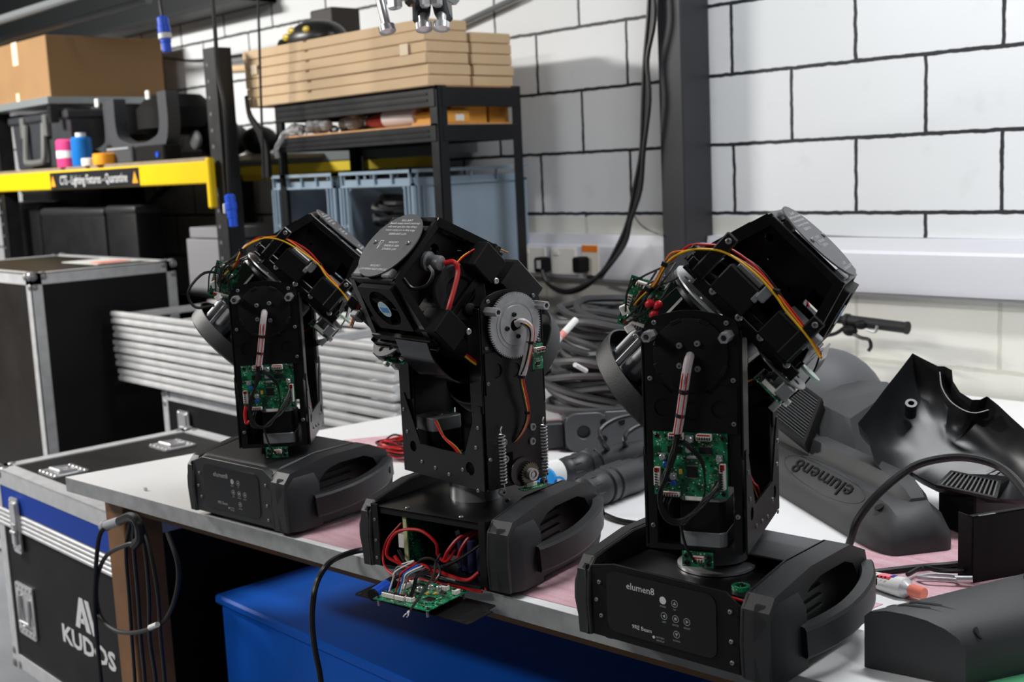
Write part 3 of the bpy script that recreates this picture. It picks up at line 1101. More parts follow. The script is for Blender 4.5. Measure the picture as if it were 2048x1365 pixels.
for i, (px0, px1, y, z0, hgt, lab) in enumerate(((890, 940, .09, 0, .045, 'amber carton behind the front post of the steel shelf'), (905, 978, .085, 0, .092, 'tall amber carton beside the shelf posts'), (982, 1022, .06, 0, .06, 'small open amber carton near the rear shelf post'))):
    X = .095 - .012 * i
    ya, yb = at_x(px0, 225, X).y, at_x(px1, 225, X).y
    t = thing('amber_carton', lab, 'carton', (X - .1, (ya + yb) / 2, ZS))
    hy = (yb - ya) / 2 - .002
    MB().bb((-.09 if i != 1 else -.2, -hy, 0), (.09 if i else .1, hy, hgt), .002).build('carton_body', AMBERCARD, t)
    if i == 0:
        MB().bb((.0995, -hy * .2, .008), (.1015, hy * .5, .03)).build('label', LABELW, t)


# grey crates with a cut-away front
def crate(xa, xb, label):
    W_, D_, H_ = xb - xa, .565, .415
    t = thing('storage_crate', label, 'crate', ((xa + xb) / 2, -.605 + D_ / 2, 1.197), group='grey crates on the steel shelf')
    hx, hy = W_ / 2, D_ / 2
    mb = MB()
    k = .012
    mb.bb((-hx + k, -hy + k, 0), (hx - k, hy - k, .006))
    mb.bb((-hx + k, hy - k - .004, 0), (hx - k, hy - k, H_ - .03))
    for s in (-1, 1):
        mb.bb((s * (hx - k), -hy + k, 0), (s * (hx - k - .004), hy - k, H_ - .03))
    # front with a window
    mb.prism(rrect(-hx + k, 0, hx - k, H_ - .03, .004), -hy + k, -hy + k + .004, 'y', 0, [rrect(-hx + .062, .06, hx - .062, H_ - .062, .02)])
    mb.build('crate_body', CRATE, t)
    mb = MB()
    for z0, z1, e in ((H_ - .012, H_, .0), (H_ - .058, H_ - .050, .004)):
        mb.bb((-hx + e, -hy + e, z0), (hx - e, -hy + .016, z1))
        mb.bb((-hx + e, hy - .016, z0), (hx - e, hy - e, z1))
        for s in (-1, 1):
            mb.bb((s * (hx - e), -hy + e, z0), (s * (hx - .016), hy - e, z1))
    for q in (-.9, -.45, 0, .45, .9):
        mb.bb((q * hx - .003, -hy + .003, H_ - .056), (q * hx + .003, -hy + .014, H_ - .004))
        for s in (-1, 1):
            mb.bb((s * (hx - .003), q * hy - .003, H_ - .056), (s * (hx - .014), q * hy + .003, H_ - .004))
    mb.build('rim', CRATE, t)
    mb = MB()
    for s in (-1, 1):
        for e in (-1, 1):
            mb = MB()
            mb.bb((s * (hx - .004), e * (hy - .004), 0), (s * (hx - .016), e * (hy - .016), H_ - .055), .002)
            for q in (.022, .046):
                mb.bb((s * (hx - .004 - q), e * (hy - .003), 0), (s * (hx - .012 - q), e * (hy - .014), H_ - .055), .002)
                mb.bb((s * (hx - .003), e * (hy - .004 - q), 0), (s * (hx - .014), e * (hy - .012 - q), H_ - .055), .002)
            mb.bb((s * (hx - .012), e * (hy - .008), H_ * .5), (s * (hx - .06), e * (hy - .013), H_ * .5 + .01))
            mb.bb((s * (hx - .008), e * (hy - .012), H_ * .5), (s * (hx - .013), e * (hy - .06), H_ * .5 + .01))
            mb.build('corner_rib', CRATE, t)
    return t


crate(-.965, -.512, 'blue grey plastic crate next to the white cable tie, with few cables inside')
crate(-.492, -.035, 'blue grey plastic crate behind the shelf posts, full of cables')
bpy.data.objects['storage_crate']['label'] = 'blue grey plastic crate at the far end of the shelf, with few cables inside'
for (cx, n, zc, nm) in ((-.30, 22, .05, 'heap of black cables inside the crate behind the shelf posts'), (-.66, 12, .02, 'few black cables inside the far blue grey crate')):
    mb = MB()
    for k in range(n):
        zz_ = 1.215 + zc * .3 + k * .0125
        rx, ry = random.uniform(.1, .15), random.uniform(.16, .22)
        ph = random.uniform(0, 6)
        mb.tube([Vector((cx + rx * math.cos(ph + a) * random.uniform(.85, 1.08), -.36 + ry * math.sin(ph + a) * random.uniform(.85, 1.05), zz_ + random.uniform(-.02, .025))) for a in [i * 2 * PI / 9 for i in range(9)]], .009, 6, 3, closed=True)
    o = mb.build('cable_heap', CABLE)
    tag(o, nm, 'cables')
    o['kind'] = 'stuff'

# black tapered strap hanging from the end of the cartons
mb = MB()
pts = [at_y(492, 192, -.66), at_y(500, 232, -.66), at_y(520, 265, -.66), at_y(531, 300, -.66), at_y(534, 355, -.66)]
mb.sweep([(-.018, -.006), (.018, -.006), (.018, .006), (-.018, .006)], spline(pts, 5), up=(0, 1, 0), scale=[.5 + .9 * (i / 20) for i in range(21)])
tag(mb.build('black_strap', BLACKM), 'black curved strap hanging below the cartons past the shelf post', 'strap')


# connectors hanging from the beam
def hang(name, label, pts, y, r, m, conn=None):
    P_ = [at_y(a, b, y) for a, b in pts]
    t = thing(name, label, 'connector' if conn else 'cable', P_[-1])
    T = Matrix.Translation(-P_[-1])
    MB().tube(P_, r, 8, 4).build('cable', m, t, T)
    if conn:
        s = conn
        d = Vector((.12, 0, -1)).normalized()
        q = P_[-1]
        MB().lathe([(.008 * s, -.004 * s), (.0135 * s, 0), (.0135 * s, .018 * s), (.015 * s, .02 * s), (.015 * s, .034 * s), (.0125 * s, .036 * s), (.0125 * s, .056 * s), (.011 * s, .058 * s), (.011 * s, .078 * s), (.008 * s, .079 * s)], q, d, 18).build('connector_body', BLUECON, t, T)
        return t, T, q, d
    return t


t, T, q, d = hang('power_connector', 'blue power connector with a white band hanging by the big cardboard box', [(318, -60), (320, 0), (325, 36)], -1.05, .007, CABLEB, 1.6)
MB().lathe([(.0155 * 1.6, 0), (.0155 * 1.6, .012 * 1.6)], q + d * .036 * 1.6, d, 18).build('white_band', LABELW, t, T)
t, T, q, d = hang('power_connector', 'blue power connector with a white latch hanging by the rack post', [(420, -60), (430, 60), (436, 150), (448, 210), (455, 300), (459, 392)], -1.05, .0075, CABLEB, 1.4)
MB().box(q + d * .045 + Vector((-.019, -.012, 0)), (.012, .016, .036), .003).build('white_latch', LABELW, t, T)
hang('hanging_lead', 'thin black lead hanging in front of the flat cartons', [(514, -60), (518, 60), (522, 200), (526, 300), (528, 360)], -.72, .005, CABLEB)
o = MB().tube([at_y(300, 110, -.02), at_y(350, 118, -.02), at_y(400, 120, -.02), at_y(490, 108, -.02)], .005, 6).build('wall_lead', CABLEB)
tag(o, 'thin dark lead running along the block wall behind the rack post', 'cable')
a, b_ = at_y(440, 140, -.3), at_y(486, 140, -.3)
tag(MB().cyl((a.x, -.3, a.z), (b_.x + .1, -.3, b_.z), .018).build('wooden_pole', CARD), 'pale pole end poking out behind the flat cartons', 'pole')
#SECTION3
# ------------------------------------------------------------------ moving head lights, stripped down
def pcb_material():
    M = mat('circuit_green', (16, 104, 66), .35, spec=.6)
    nt = M.node_tree
    N, L = nt.nodes.new, nt.links.new
    b = nt.nodes['Principled BSDF']
    tc = N('ShaderNodeTexCoord')
    v = N('ShaderNodeTexVoronoi')
    v.distance = 'CHEBYCHEV'
    v.inputs['Scale'].default_value = 260
    L(tc.outputs['Object'], v.inputs['Vector'])
    n = N('ShaderNodeTexNoise')
    n.inputs['Scale'].default_value = 90
    n.inputs['Detail'].default_value = 2
    L(tc.outputs['Object'], n.inputs['Vector'])
    m1 = N('ShaderNodeMath')
    m1.operation = 'LESS_THAN'
    m1.inputs[1].default_value = .22
    L(v.outputs['Distance'], m1.inputs[0])
    m2 = N('ShaderNodeMath')
    m2.operation = 'GREATER_THAN'
    m2.inputs[1].default_value = .53
    L(n.outputs['Fac'], m2.inputs[0])
    mm = N('ShaderNodeMath')
    mm.operation = 'MULTIPLY'
    L(m1.outputs[0], mm.inputs[0])
    L(m2.outputs[0], mm.inputs[1])
    n3 = N('ShaderNodeTexNoise')
    n3.inputs['Scale'].default_value = 55
    L(tc.outputs['Object'], n3.inputs['Vector'])
    cr = N('ShaderNodeValToRGB')
    cr.color_ramp.elements[0].color = (*lin((8, 66, 44)), 1)
    cr.color_ramp.elements[0].position = .4
    cr.color_ramp.elements[1].color = (*lin((22, 128, 84)), 1)
    cr.color_ramp.elements[1].position = .6
    L(n3.outputs['Fac'], cr.inputs[0])
    mx = N('ShaderNodeMix')
    mx.data_type = 'RGBA'
    mx.inputs[7].default_value = (*lin((190, 205, 196)), 1)
    L(mm.outputs[0], mx.inputs[0])
    L(cr.outputs[0], mx.inputs[6])
    L(mx.outputs[2], b.inputs['Base Color'])
    return M


PCB = pcb_material()
PIN = mat('tin_pins', (190, 186, 176), .35, metal=.9)
SLEEVE = mat('clear_sleeve', (222, 216, 216), .25, trans=.35, ior=1.2)
BRASSY = GOLD


def connector(board, M, x, y, w, h=.0075, vert=False, red=False):
    mb = MB()
    a, b_ = (h, w) if vert else (w, h)
    mb.bb((x - a / 2, y - b_ / 2, .0015), (x + a / 2, y + b_ / 2, .0095), .0008)
    mb.m = 1
    n = max(2, int(w / .0035))
    for k in range(n):
        u = -w / 2 + w * (k + .5) / n
        if vert:
            mb.bb((x - .003, y + u - .0007, .0095), (x + .001, y + u + .0007, .0112))
        else:
            mb.bb((x + u - .0007, y - .003, .0095), (x + u + .0007, y + .001, .0112))
    if red:
        mb.m = 2
        mb.bb((x - a * .42, y + b_ * .28, .0093), (x + a * .42, y + b_ * .5, .0099))
    return mb.build('connector', [WHITE, CHIP, RED], board, None)


def make_pcb(root, M, w, h, caps=(), chips=(), conns=(), tants=(), blues=(), name='circuit_board', holes=True):
    """board in its own xy plane, components along +z"""
    mb = MB()
    mb.prism([(-w / 2, -h / 2), (w / 2, -h / 2), (w / 2, h / 2), (-w / 2, h / 2)], 0, .0016, 'z')
    mb.m = 1
    rnd = random.Random(int(w * 9999))
    for k in range(int(w * h / .00005)):
        x, y = rnd.uniform(-.45, .45) * w, rnd.uniform(-.45, .45) * h
        mb.m = rnd.choice((1, 1, 2, 3))
        s = rnd.uniform(.0007, .0016)
        mb.bb((x - s, y - s * .6, .0016), (x + s, y + s * .6, .0024))
    mb.m = 1
    if holes:
        for sx in (-1, 1):
            for sy in (-1, 1):
                mb.screw((sx * (w / 2 - .006), sy * (h / 2 - .006), .0016), (0, 0, 1), .0036)
    bd = mb.build(name, [PCB, CHIP, PIN, mat('resistor_tan', (170, 150, 110), .5)], root, M)
    for x, y, r in caps:
        m_ = MB().lathe([(r, 0), (r, .0065), (r * .8, .0075)], (x, y, .0016), (0, 0, 1), 14)
        m_.bb((x - r * 1.05, y - r * 1.05, .0016), (x + r * 1.05, y + r * 1.05, .003))
        m_.build('capacitor', STEEL, bd)
    for x, y, a, b_ in chips:
        m_ = MB().bb((x - a / 2, y - b_ / 2, .0018), (x + a / 2, y + b_ / 2, .0038), .0003)
        m_.m = 1
        for k in range(10):
            u = -a / 2 + a * (k + .5) / 10
            for s in (-1, 1):
                m_.bb((x + u - .0004, y + s * b_ / 2 - .0004, .0016), (x + u + .0004, y + s * (b_ / 2 + .0018), .0024))
        m_.build('chip', [CHIP, PIN], bd)
    for c in conns:
        connector(bd, M, *c)
    for x, y in tants:
        MB().bb((x - .0022, y - .0036, .0016), (x + .0022, y + .0036, .0042), .0003).build('tantalum_capacitor', TAN, bd)
    for x, y in blues:
        MB().lathe([(.0042, 0), (.0042, .005), (.003, .0065)], (x, y, .0016), (0, 0, 1), 12).build('blue_capacitor', CAPB, bd)
    return bd


def gear_poly(r, n, dep):
    out = []
    for k in range(n):
        for f, rr in ((0, r - dep), (.25, r - dep), (.45, r), (.75, r)):
            a = 2 * PI * (k + f) / n
            out.append((rr * math.cos(a), rr * math.sin(a)))
    return out


def stepper(root, M, c, s, h, name='stepper_motor'):
    x, y, z = c
    k = s / 2
    ch = s * .12
    def octo(q):
        return [(x - q + ch, y - q), (x + q - ch, y - q), (x + q, y - q + ch), (x + q, y + q - ch), (x + q - ch, y + q), (x - q + ch, y + q), (x - q, y + q - ch), (x - q, y - q + ch)]
    o = MB().prism(octo(k * .97), z + h * .22, z + h * .72, 'z').build(name, BLACKM, root, M)
    MB().prism(octo(k), z, z + h * .24, 'z', .0012).build('end_bell', GREYM, o)
    mb = MB().prism(octo(k), z + h * .72, z + h, 'z', .0015)
    mb.lathe([(.009, 0), (.009, .0015), (.006, .0015), (.006, .0004)], (x, y, z + h), (0, 0, 1), 16)
    mb.build('end_bell', GREYM, o)
    return o


HOLE = mat('deep_black', (6, 6, 6), .8)
GREENW = mat('lens_glass_edge', (190, 214, 196), .2)


def build_base(root, mode):
    # ---- chassis
    mb = MB()
    mb.bb((-.13, -.138, .014), (.13, .128, .018))
    mb.bb((-.13, .124, .014), (.13, .128, .115))
    mb.build('base_tray', BLACK, root)
    for x in (-.12, .12):
        for y in (-.10, .092):
            MB().cyl((x, y, 0), (x, y, .015), .0135, .0155).build('rubber_foot', RUBBER, root)
    # ---- moulded side covers with carrying handles
    for s in (1, -1):
        F = Matrix.Scale(s, 4, (1, 0, 0))
        mb = MB()
        mb.M = F
        P = [(-.142, .013), (-.146, .065), (-.142, .112), (-.126, .130), (-.03, .1465), (.085, .1465), (.132, .126), (.150, .075), (.142, .03), (.132, .013)]
        mb.prism(P, .128, .137, 'x', .002)
        hole = [(-.060, .036), (-.063, .060), (-.060, .086), (-.048, .106), (-.028, .119), (.0, .1255), (.07, .1255), (.094, .116), (.108, .095), (.113, .066), (.106, .036)]
        mb.prism(P, .132, .172 if s > 0 else .152, 'x', 0, [hole])
        mb.prism([(y, z) for y, z in hole], .150, .1505, 'x') if False else None
        rows = []
        if s > 0:
            for z, q in ((.013, ((.150, -.1435), (.170, -.140), (.184, -.116), (.184, -.061), (.150, -.061))), (.100, ((.150, -.147), (.170, -.143), (.183, -.118), (.183, -.063), (.150, -.063))), (.120, ((.150, -.141), (.162, -.137), (.172, -.118), (.172, -.066), (.150, -.066)))):
                rows.append([Vector((a, b_, z)) for a, b_ in q])
        else:
            for z, xo in ((.013, .148), (.022, .158), (.04, .168), (.065, .173), (.085, .172), (.105, .164), (.120, .152)):
                rows.append([Vector((.135, -.1435, z)), Vector((xo - .012, -.140, z)), Vector((xo, -.125, z)), Vector((xo, -.06, z)), Vector((.135, -.06, z))])
        mb.loft(rows)
        for k in range(4):
            z = .052 + k * .015
            mb.prism([(-.03, z), (.06, z + .004), (.06, z + .0075), (-.03, z + .0035)], .137, .141, 'x')
        cv = mb.build('side_cover', PLASTIC, root)
        path = [Vector(p) for p in ((.184, -.078, .056), (.192, -.055, .058), (.200, -.025, .062), (.205, .01, .067), (.203, .055, .074), (.192, .10, .081), (.170, .138, .088))]
        mb = MB()
        mb.M = F
        mb.sweep([(-.011, -.018), (-.008, -.0225), (.008, -.0225), (.011, -.018), (.011, .018), (.008, .0225), (-.008, .0225), (-.011, .018)], spline(path, 5), up=(0, 0, 1))
        mb.m = 1
        for p, d in ((Vector((.1985, -.063, .057)), Vector((.95, -.3, 0))), (Vector((.193, .122, .086)), Vector((.75, .65, 0)))):
            mb.cyl(p - d * .006, p + d * .0008, .0072, n=18)
        mb.build('carry_handle', [PLASTIC, HOLE], cv)
    # ---- top of the base
    if mode == 'closed':
        mb = MB()
        mb.prism([(-.134, .014), (-.136, .120), (-.112, .1345), (-.02, .1475), (.08, .1475), (.13, .126), (.13, .014)], -.1275, .1275, 'x', .003)
        mb.build('top_cover', PLASTIC, root)
    elif mode == 'lidless':
        mb = MB()
        mb.prism([(.01, .130), (.045, .143), (.09, .143), (.132, .12), (.132, .105), (.09, .131), (.015, .126)], -.1275, .1275, 'x', .002)
        mb.build('rear_cover', COVER_LIT, root)
        MB().lathe([(.058, 0), (.058, .004), (.052, .005)], (0, 0, .108), (0, 0, 1), 44).build('bearing_plate', STEEL, root)
        mb = MB()
        mb.bb((-.126, -.095, .104), (.126, .06, .107))
        mb.m = 1
        mb.bb((-.1, -.128, .094), (-.03, -.108, .098))
        mb.lathe([(.013, 0), (.013, .006), (.008, .006), (.008, 0)], (.085, -.07, .107), (0, 0, 1), 16)
        mb.build('inner_deck', [BLACK, PCB], root)
        MB().tube([(.06, -.13, .10), (.085, -.12, .112), (.11, -.11, .108), (.12, -.09, .098)], .0022, 6).build('inner_wire', RED, root)
    else:
        mb = MB()
        mb.bb((-.1275, -.138, .1195), (.1275, .128, .1225))
        mb.bb((-.1275, -.138, .112), (.1275, -.135, .1225))
        for s in (-1, 1):
            mb.bb((s * .1275, -.142, .016), (s * .112, -.139, .128))
            mb.bb((s * .1275, -.142, .016), (s * .125, -.10, .128))
        mb.m = 1
        for p in ((-.06, -.12), (.06, -.12), (.07, .0)):
            mb.screw((p[0], p[1], .1225), (0, 0, 1), .0045)
        for z in (.03, .062, .1):
            mb.screw((-.119, -.142, z), (0, -1, 0), .003)
        mb.build('top_plate', [BLACK, GREYM], root)
    # ---- control panel
    PT = [(-.136, .016), (.130, .016), (.131, .116), (.106, .1335), (-.100, .1345), (-.136, .121), (-.150, .092), (-.154, .066), (-.149, .036)]
    if mode in ('closed', 'lidless'):
        mb = MB()
        y0 = -.1405
        mb.prism(PT if mode == 'closed' else [(-.1275, .016), (.1275, .016), (.1275, .112), (.104, .1285), (-.085, .1305), (-.1275, .1215)], y0, y0 + (.016 if mode == 'closed' else .004), 'y', .0008)
        if mode == 'lidless':
            mb.bb((.1245, y0, .016), (.1275, y0 + .03, .112))
            mb.bb((-.1275, y0, .016), (-.1245, y0 + .03, .12))
        pn = mb.build('front_panel', BLACKM if mode == 'lidless' else PLASTIC, root)
        mb = MB().prism(rrect(-.098, .028, .090, .120, .015), y0 - .0012, y0, 'y')
        mb.build('display_window', GLOSS, pn)
        mb = MB()
        for x, z in ((-.112, .098), (-.118, .070), (-.110, .047), (.112, .102), (.113, .06), (.114, .03)):
            mb.screw((x, y0, z), (0, -1, 0), .0034)
        mb.build('panel_screw', GREYM, pn)
        yt = y0 - .0014
        zs_ = lambda z: .016 + (z - .016) * 1.13
        TM = lambda x, z: Matrix.Translation((x, yt, zs_(z))) @ R90
        pr = PRINT if mode == 'lidless' else PRINT_DIM
        MB().text('elumen8', .0145, TM(-.037, .093), .0001).build('lettering', pr, pn)
        MB().text('9RE Beam', .0085, TM(-.036, .0405), .0001).build('lettering', pr, pn)
        MB().text('MODE', .0036, TM(.002, .0775), .0001).text('UP', .0036, TM(.022, .0772), .0001).text('LEFT', .0036, TM(.0035, .0575), .0001).text('ENTER', .0036, TM(.023, .0572), .0001).text('RIGHT', .0036, TM(.042, .057), .0001).text('DOWN', .0036, TM(.024, .037), .0001).text('BATTERY', .0036, TM(-.004, .035), .0001).text('BACKUP', .0036, TM(-.004, .031), .0001).build('legend', PRINT_DIM, pn)
        MB().cyl((.002, yt + .0004, zs_(.0855)), (.002, yt, zs_(.0855)), .0056, n=24).build('mode_button', pr, pn)
        MB().cyl((-.0155, yt + .0004, zs_(.034)), (-.0155, yt, zs_(.034)), .0022, n=16).build('battery_lamp', pr, pn)
        for x, z, a in ((.022, .085, 90), (.0035, .0655, 180), (.042, .0655, 0), (.024, .0455, 270), (.023, .0655, None)):
            z = zs_(z)
            mb = MB().ring((x, yt + .0003, z), (0, -1, 0), .0054, .0046, .0004, 24)
            if a is None:
                mb.bb((x - .002, yt - .0001, z - .002), (x + .002, yt + .0002, z + .002))
            else:
                mb.prism([(x + .0032 * math.cos(rad(a + d)), z + .0032 * math.sin(rad(a + d))) for d in (0, 125, 235)], yt - .0001, yt + .0002, 'y')
            mb.build('arrow_button' if a is not None else 'enter_button', PRINT_DIM, pn)


def build_head(root, H, v):
    """H: head frame, x toward the rear plate, y the tilt axis, z across"""
    cz = -.007
    # rear plate with warnings
    mb = MB().lathe([(.068, 0), (.068, .0022)], (.210, 0, cz), (1, 0, 0), 56)
    rp = mb.build('rear_plate', DISC, root, H)
    Mt = lambda y, z: Matrix(((0, 0, 1, .2124), (-1, 0, 0, y), (0, -1, 0, z), (0, 0, 0, 1)))
    mb = MB()
    for i, s in enumerate(('LAMP TYPE:', 'Disconnect power before opening', 'Change lamp only with same type', 'Allow lamp to cool before service', 'HOT LAMP INSIDE')):
        mb.text(s, .0062, Mt(0, cz + .054 - i * .0075), .0001)
    mb.build('warning_print', PRINT, rp)
    mb = MB()
    for i, s in enumerate(('CAUTION', 'RISK OF BURNS', 'HOT SURFACE')):
        mb.text(s, .0062, Mt(.006, cz + .006 - i * .0075), .0001)
    mb.build('warning_print', PRINT, rp)
    mb = MB()
    for i, s in enumerate(('CAUTION', 'DO NOT OPEN WHEN HOT')):
        mb.text(s, .0062, Mt(0, cz - .045 - i * .0075), .0001)
    mb.build('warning_print', PRINT, rp)
    mb = MB()
    for a, b_ in (((-.024, .008), (-.034, .008)), ((-.034, .008), (-.029, -.010)), ((-.029, -.010), (-.024, .008))):
        mb.tube([(.2124, a[0], cz + a[1]), (.2124, b_[0], cz + b_[1])], .0006, 4, 1)
    mb.build('warning_triangle', PRINT, rp)
    for y in (-.048, .048):
        MB().screw((.2122, y, cz + .004), (1, 0, 0), .004, .003).build('thumb_screw', GREYM, rp)
    for y, z in ((-.03, .045), (.03, .045), (-.045, -.06), (.045, -.06)):
        MB().bb((.198, y * .92 - .012, cz + z * .92 - .009), (.210, y * .92 + .012, cz + z * .92 + .009), .002).build('plate_bracket', GREYM, root, H)
    # rear frame: four tapered posts and side panels
    mb = MB()
    q0, q1, t0, t1 = .080, .216, .100, .062
    for sy in (-1, 1):
        for sz in (-1, 1):
            a = Vector((q0, sy * .083, cz + sz * t0))
            b_ = Vector((.200, sy * .060, cz + sz * t1))
            mb.sweep([(-.007, -.007), (.007, -.007), (.007, .007), (-.007, .007)], [a, b_], up=(0, 1, 0))
    for x, yy, zz in ((.198, .062, .064), (.088, .086, .102)):
        for sz in (-1, 1):
            mb.bb((x - .006, -yy, cz + sz * zz - .005), (x + .006, yy, cz + sz * zz + .005), .001)
        for sy in (-1, 1):
            mb.bb((x - .006, sy * yy - .005, cz - zz), (x + .006, sy * yy + .005, cz + zz), .001)
    mb.build('head_frame', BLACK, root, H)
    # top and bottom skins of the tapered frame (outer faces)
    for sz, nm in ((1, 'top_panel'),):
        mb = MB()
        th = .003
        def skin(x, y, off):
            k = (x - q0) / (.200 - q0)
            return (x, y * (1 - .24 * k), cz + sz * ((t0 + (t1 - t0) * k) + .007 + off))
        rows = []
        out = [(q0, -.083), (.200, -.083), (.200, .083), (q0, .083)]
        mb.loft([[skin(x, y, 0) for x, y in out], [skin(x, y, th) for x, y in out]])
        inn = [(.105, -.05), (.172, -.058), (.172, .058), (.105, .05)]
        mb.loft([[skin(x, y, th) for x, y in inn], [skin(x, y, th + .002) for x, y in inn]])
        mb.build(nm, BLACK, root, H)
    # near side panel with holes (seen in profile)
    mb = MB()
    mb.prism([(.115, cz - .084), (.190, cz - .062), (.190, cz + .062), (.138, cz + .076), (.115, cz + .03)], -.030, -.026, 'y', 0,
             [circ(.172, cz + .050, .006), circ(.152, cz + .03, .003), circ(.138, cz - .02, .003), [(.138, cz - .070), (.164, cz - .062), (.164, cz - .042), (.138, cz - .046)]])
    mb.build('inner_panel', BLACK, root, H)
    mb = MB()
    mb.prism([(.13, cz - .068), (.19, cz - .056), (.19, cz + .056), (.13, cz + .072)], .05, .053, 'y', 0, [circ(.168, cz + .03, .009)])
    mb.build('inner_panel', BLACK, root, H)
    # mid plate across the axis
    mb = MB().bb((.072, -.094, -.118), (.077, .09, .095), .001)
    mb.bb((.066, -.098, -.118), (.083, -.094, .07), .001)
    mb.build('mid_plate', BLACK, root, H)
    # effect modules
    for z in (.021, -.068):
        mb = MB().bb((.083, -.108, z - .032), (.126, -.05, z + .028), .002)
        mo = mb.build('effect_module', BLACKM, root, H)
        mb = MB().bb((.126, -.10, z - .022), (.134, -.055, z + .02), .001)
        mb.bb((.117, -.112, z - .04), (.138, -.092, z - .026), .002)
        mb.bb((.110, -.110, z - .032), (.124, -.098, z - .024), .001)
        mb.build('module_bracket', GREYM, mo)
        MB().screw((.08, -.099, z + .02), (0, -1, 0), .0055).build('module_screw', STEEL, mo)
        MB().screw((.079, -.099, z - .03), (0, -1, 0), .0055).build('module_screw', STEEL, mo)
    for z in (.071, -.087):
        mb = MB().bb((.080, -.114, z - .010), (.156, -.109, z + .010), .002)
        mb.bb((.080, -.114, z - .010), (.085, -.06, z + .010))
        mb.m = 1
        mb.screw((.147, -.114, z), (0, -1, 0), .0045)
        mb.build('side_bracket', [BLACK, GREYM], root, H)
    # wheels
    mb = MB()
    mb.prism([(a, b_) for a, b_ in circ(-.045, .045, .060, 48)], .056, .0585, 'x', 0, [circ(-.045 + .042 * math.cos(k * .9 + .3), .045 + .042 * math.sin(k * .9 + .3), .006, 12) for k in range(5)])
    mb.build('gobo_wheel', mat('wheel_steel', (196, 198, 200), .36, metal=.4, var=.1, vscale=60), root, H)
    MB().lathe([(.065, 0), (.065, .006), (.058, .006), (.058, 0), (.065, 0)], (.042, -.03, .042), (1, 0, 0), 48, cap=False).build('wheel_rim', BLACK, root, H)
    mb = MB()
    mb.prism([(a - .05, b_) for a, b_ in circ(-.02, -.094, .044, 40)], .064, .066, 'x', 0, [circ(-.07 + .03 * math.cos(k * .9), -.094 + .03 * math.sin(k * .9), .006, 12) for k in range(7)])
    mb.build('colour_wheel', mat('smoked_wheel', (120, 120, 122), .3, metal=.7), root, H)
    if v != 2:
        MB().lathe([(.016, 0), (.016, .004)], (.084, -.07, -.128), (1, .1, 0), 24).build('glass_filter', GREENW, root, H)
    # electronics under the wheels
    make_pcb(root, H @ Matrix.Translation((.035, -.07, -.105)) @ Matrix.Rotation(rad(90), 4, 'Y') @ Matrix.Rotation(rad(180), 4, 'Z'), .05, .07, caps=[(.012, -.02, .004)], chips=[(-.01, 0, .014, .014)], conns=[(.0, .027, .026), (-.012, -.028, .018)], name='sensor_board')
    mb = MB()
    for k in range(3):
        mb.bb((.040, -.104 + k * .02, -.132 + .01 * k), (.062, -.09 + k * .02, -.112 + .01 * k), .002)
    mb.build('motor_block', GREYM, root, H)
    MB().bb((.014, -.084, -.132), (.028, -.072, -.122), .001).bb((.032, -.086, -.139), (.042, -.077, -.132), .001).build('plug', WHITE, root, H)
    # front housing, lens barrel and ring
    MB().bb((-.045, -.055, -.06), (.034, .075, .072), .004).build('front_housing', BLACK, root, H)
    MB().bb((-.035, .02, .05), (.045, .095, .108), .003).build('driver_housing', BLACK, root, H)
    MB().lathe([(.110, 0), (.115, .004), (.117, .026), (.1165, .034), (.1135, .034), (.112, .008), (.06, .006), (.06, 0)], (-.128, 0, .0), (1, 0, 0), 64, cap=False).build('lens_ring', PLASTIC, root, H)
    MB().lathe([(.0, .004), (.05, 0), (.062, .004), (.062, .05), (.05, .055), (.0, .055)], (-.13, 0, 0), (1, 0, 0), 40, cap=False).build('lens_barrel', BLACKM, root, H)
    for y, z in ((-.062, .048), (-.07, .008)):
        mb = MB().cyl((-.102, y, z), (-.052, y, z), .0165)
        mo = mb.build('focus_motor', GREYPL if z > .04 else GREYM, root, H)
        MB().cyl((-.112, y, z), (-.102, y, z), .006).build('motor_shaft', BRASSY, mo)
    mb = MB()
    mb.bb((-.104, -.092, .064), (-.045, -.084, .072), .001)
    mb.bb((-.112, -.09, -.02), (-.106, -.03, .066), .001)
    mb.bb((-.050, -.09, -.03), (-.044, -.03, .08), .001)
    mb.build('focus_bracket', GREYM, root, H)
    mb = MB().cyl((-.112, -.06, .082), (-.045, -.06, .082), .007)
    mb.build('guide_rod', GREYM, root, H)
    # small boards and wiring behind
    make_pcb(root, H @ Matrix.Translation((-.014, -.07, .104)) @ Matrix.Rotation(rad(100), 4, 'X') @ Matrix.Rotation(rad(25), 4, 'Z'), .075, .05, caps=[(-.02, .01, .004), (.014, -.01, .004)], chips=[(0, 0, .012, .012)], conns=[(-.03, 0, .03, .0075, True, True), (.0, .018, .02, .0075, False, True), (.03, .002, .026, .0075, True)], name='driver_board')
    rnd = random.Random(5 + v)
    mb = MB()
    for k in range(9):
        a = Vector((-.03 + rnd.uniform(-.02, .02), -.085 + rnd.uniform(-.02, .02), .100 + rnd.uniform(-.012, .015)))
        b_ = Vector((.045 + rnd.uniform(-.01, .02), -.07 + rnd.uniform(-.015, .015), .10 + rnd.uniform(-.02, .02)))
        c_ = (a + b_) / 2 + Vector((rnd.uniform(-.01, .01), -.02 + rnd.uniform(-.01, .01), rnd.uniform(-.02, .03)))
        mb.tube([a, c_, b_], .0016, 5, 5)
    mb.build('black_wiring', BLKW, root, H)
    MB().box((-.028, -.1, .112), (.011, .007, .014), .001, Euler((.3, .4, .2)).to_matrix()).box((-.045, -.09, .09), (.012, .007, .011), .001, Euler((.1, .2, .6)).to_matrix()).build('white_plug', WHITE, root, H)
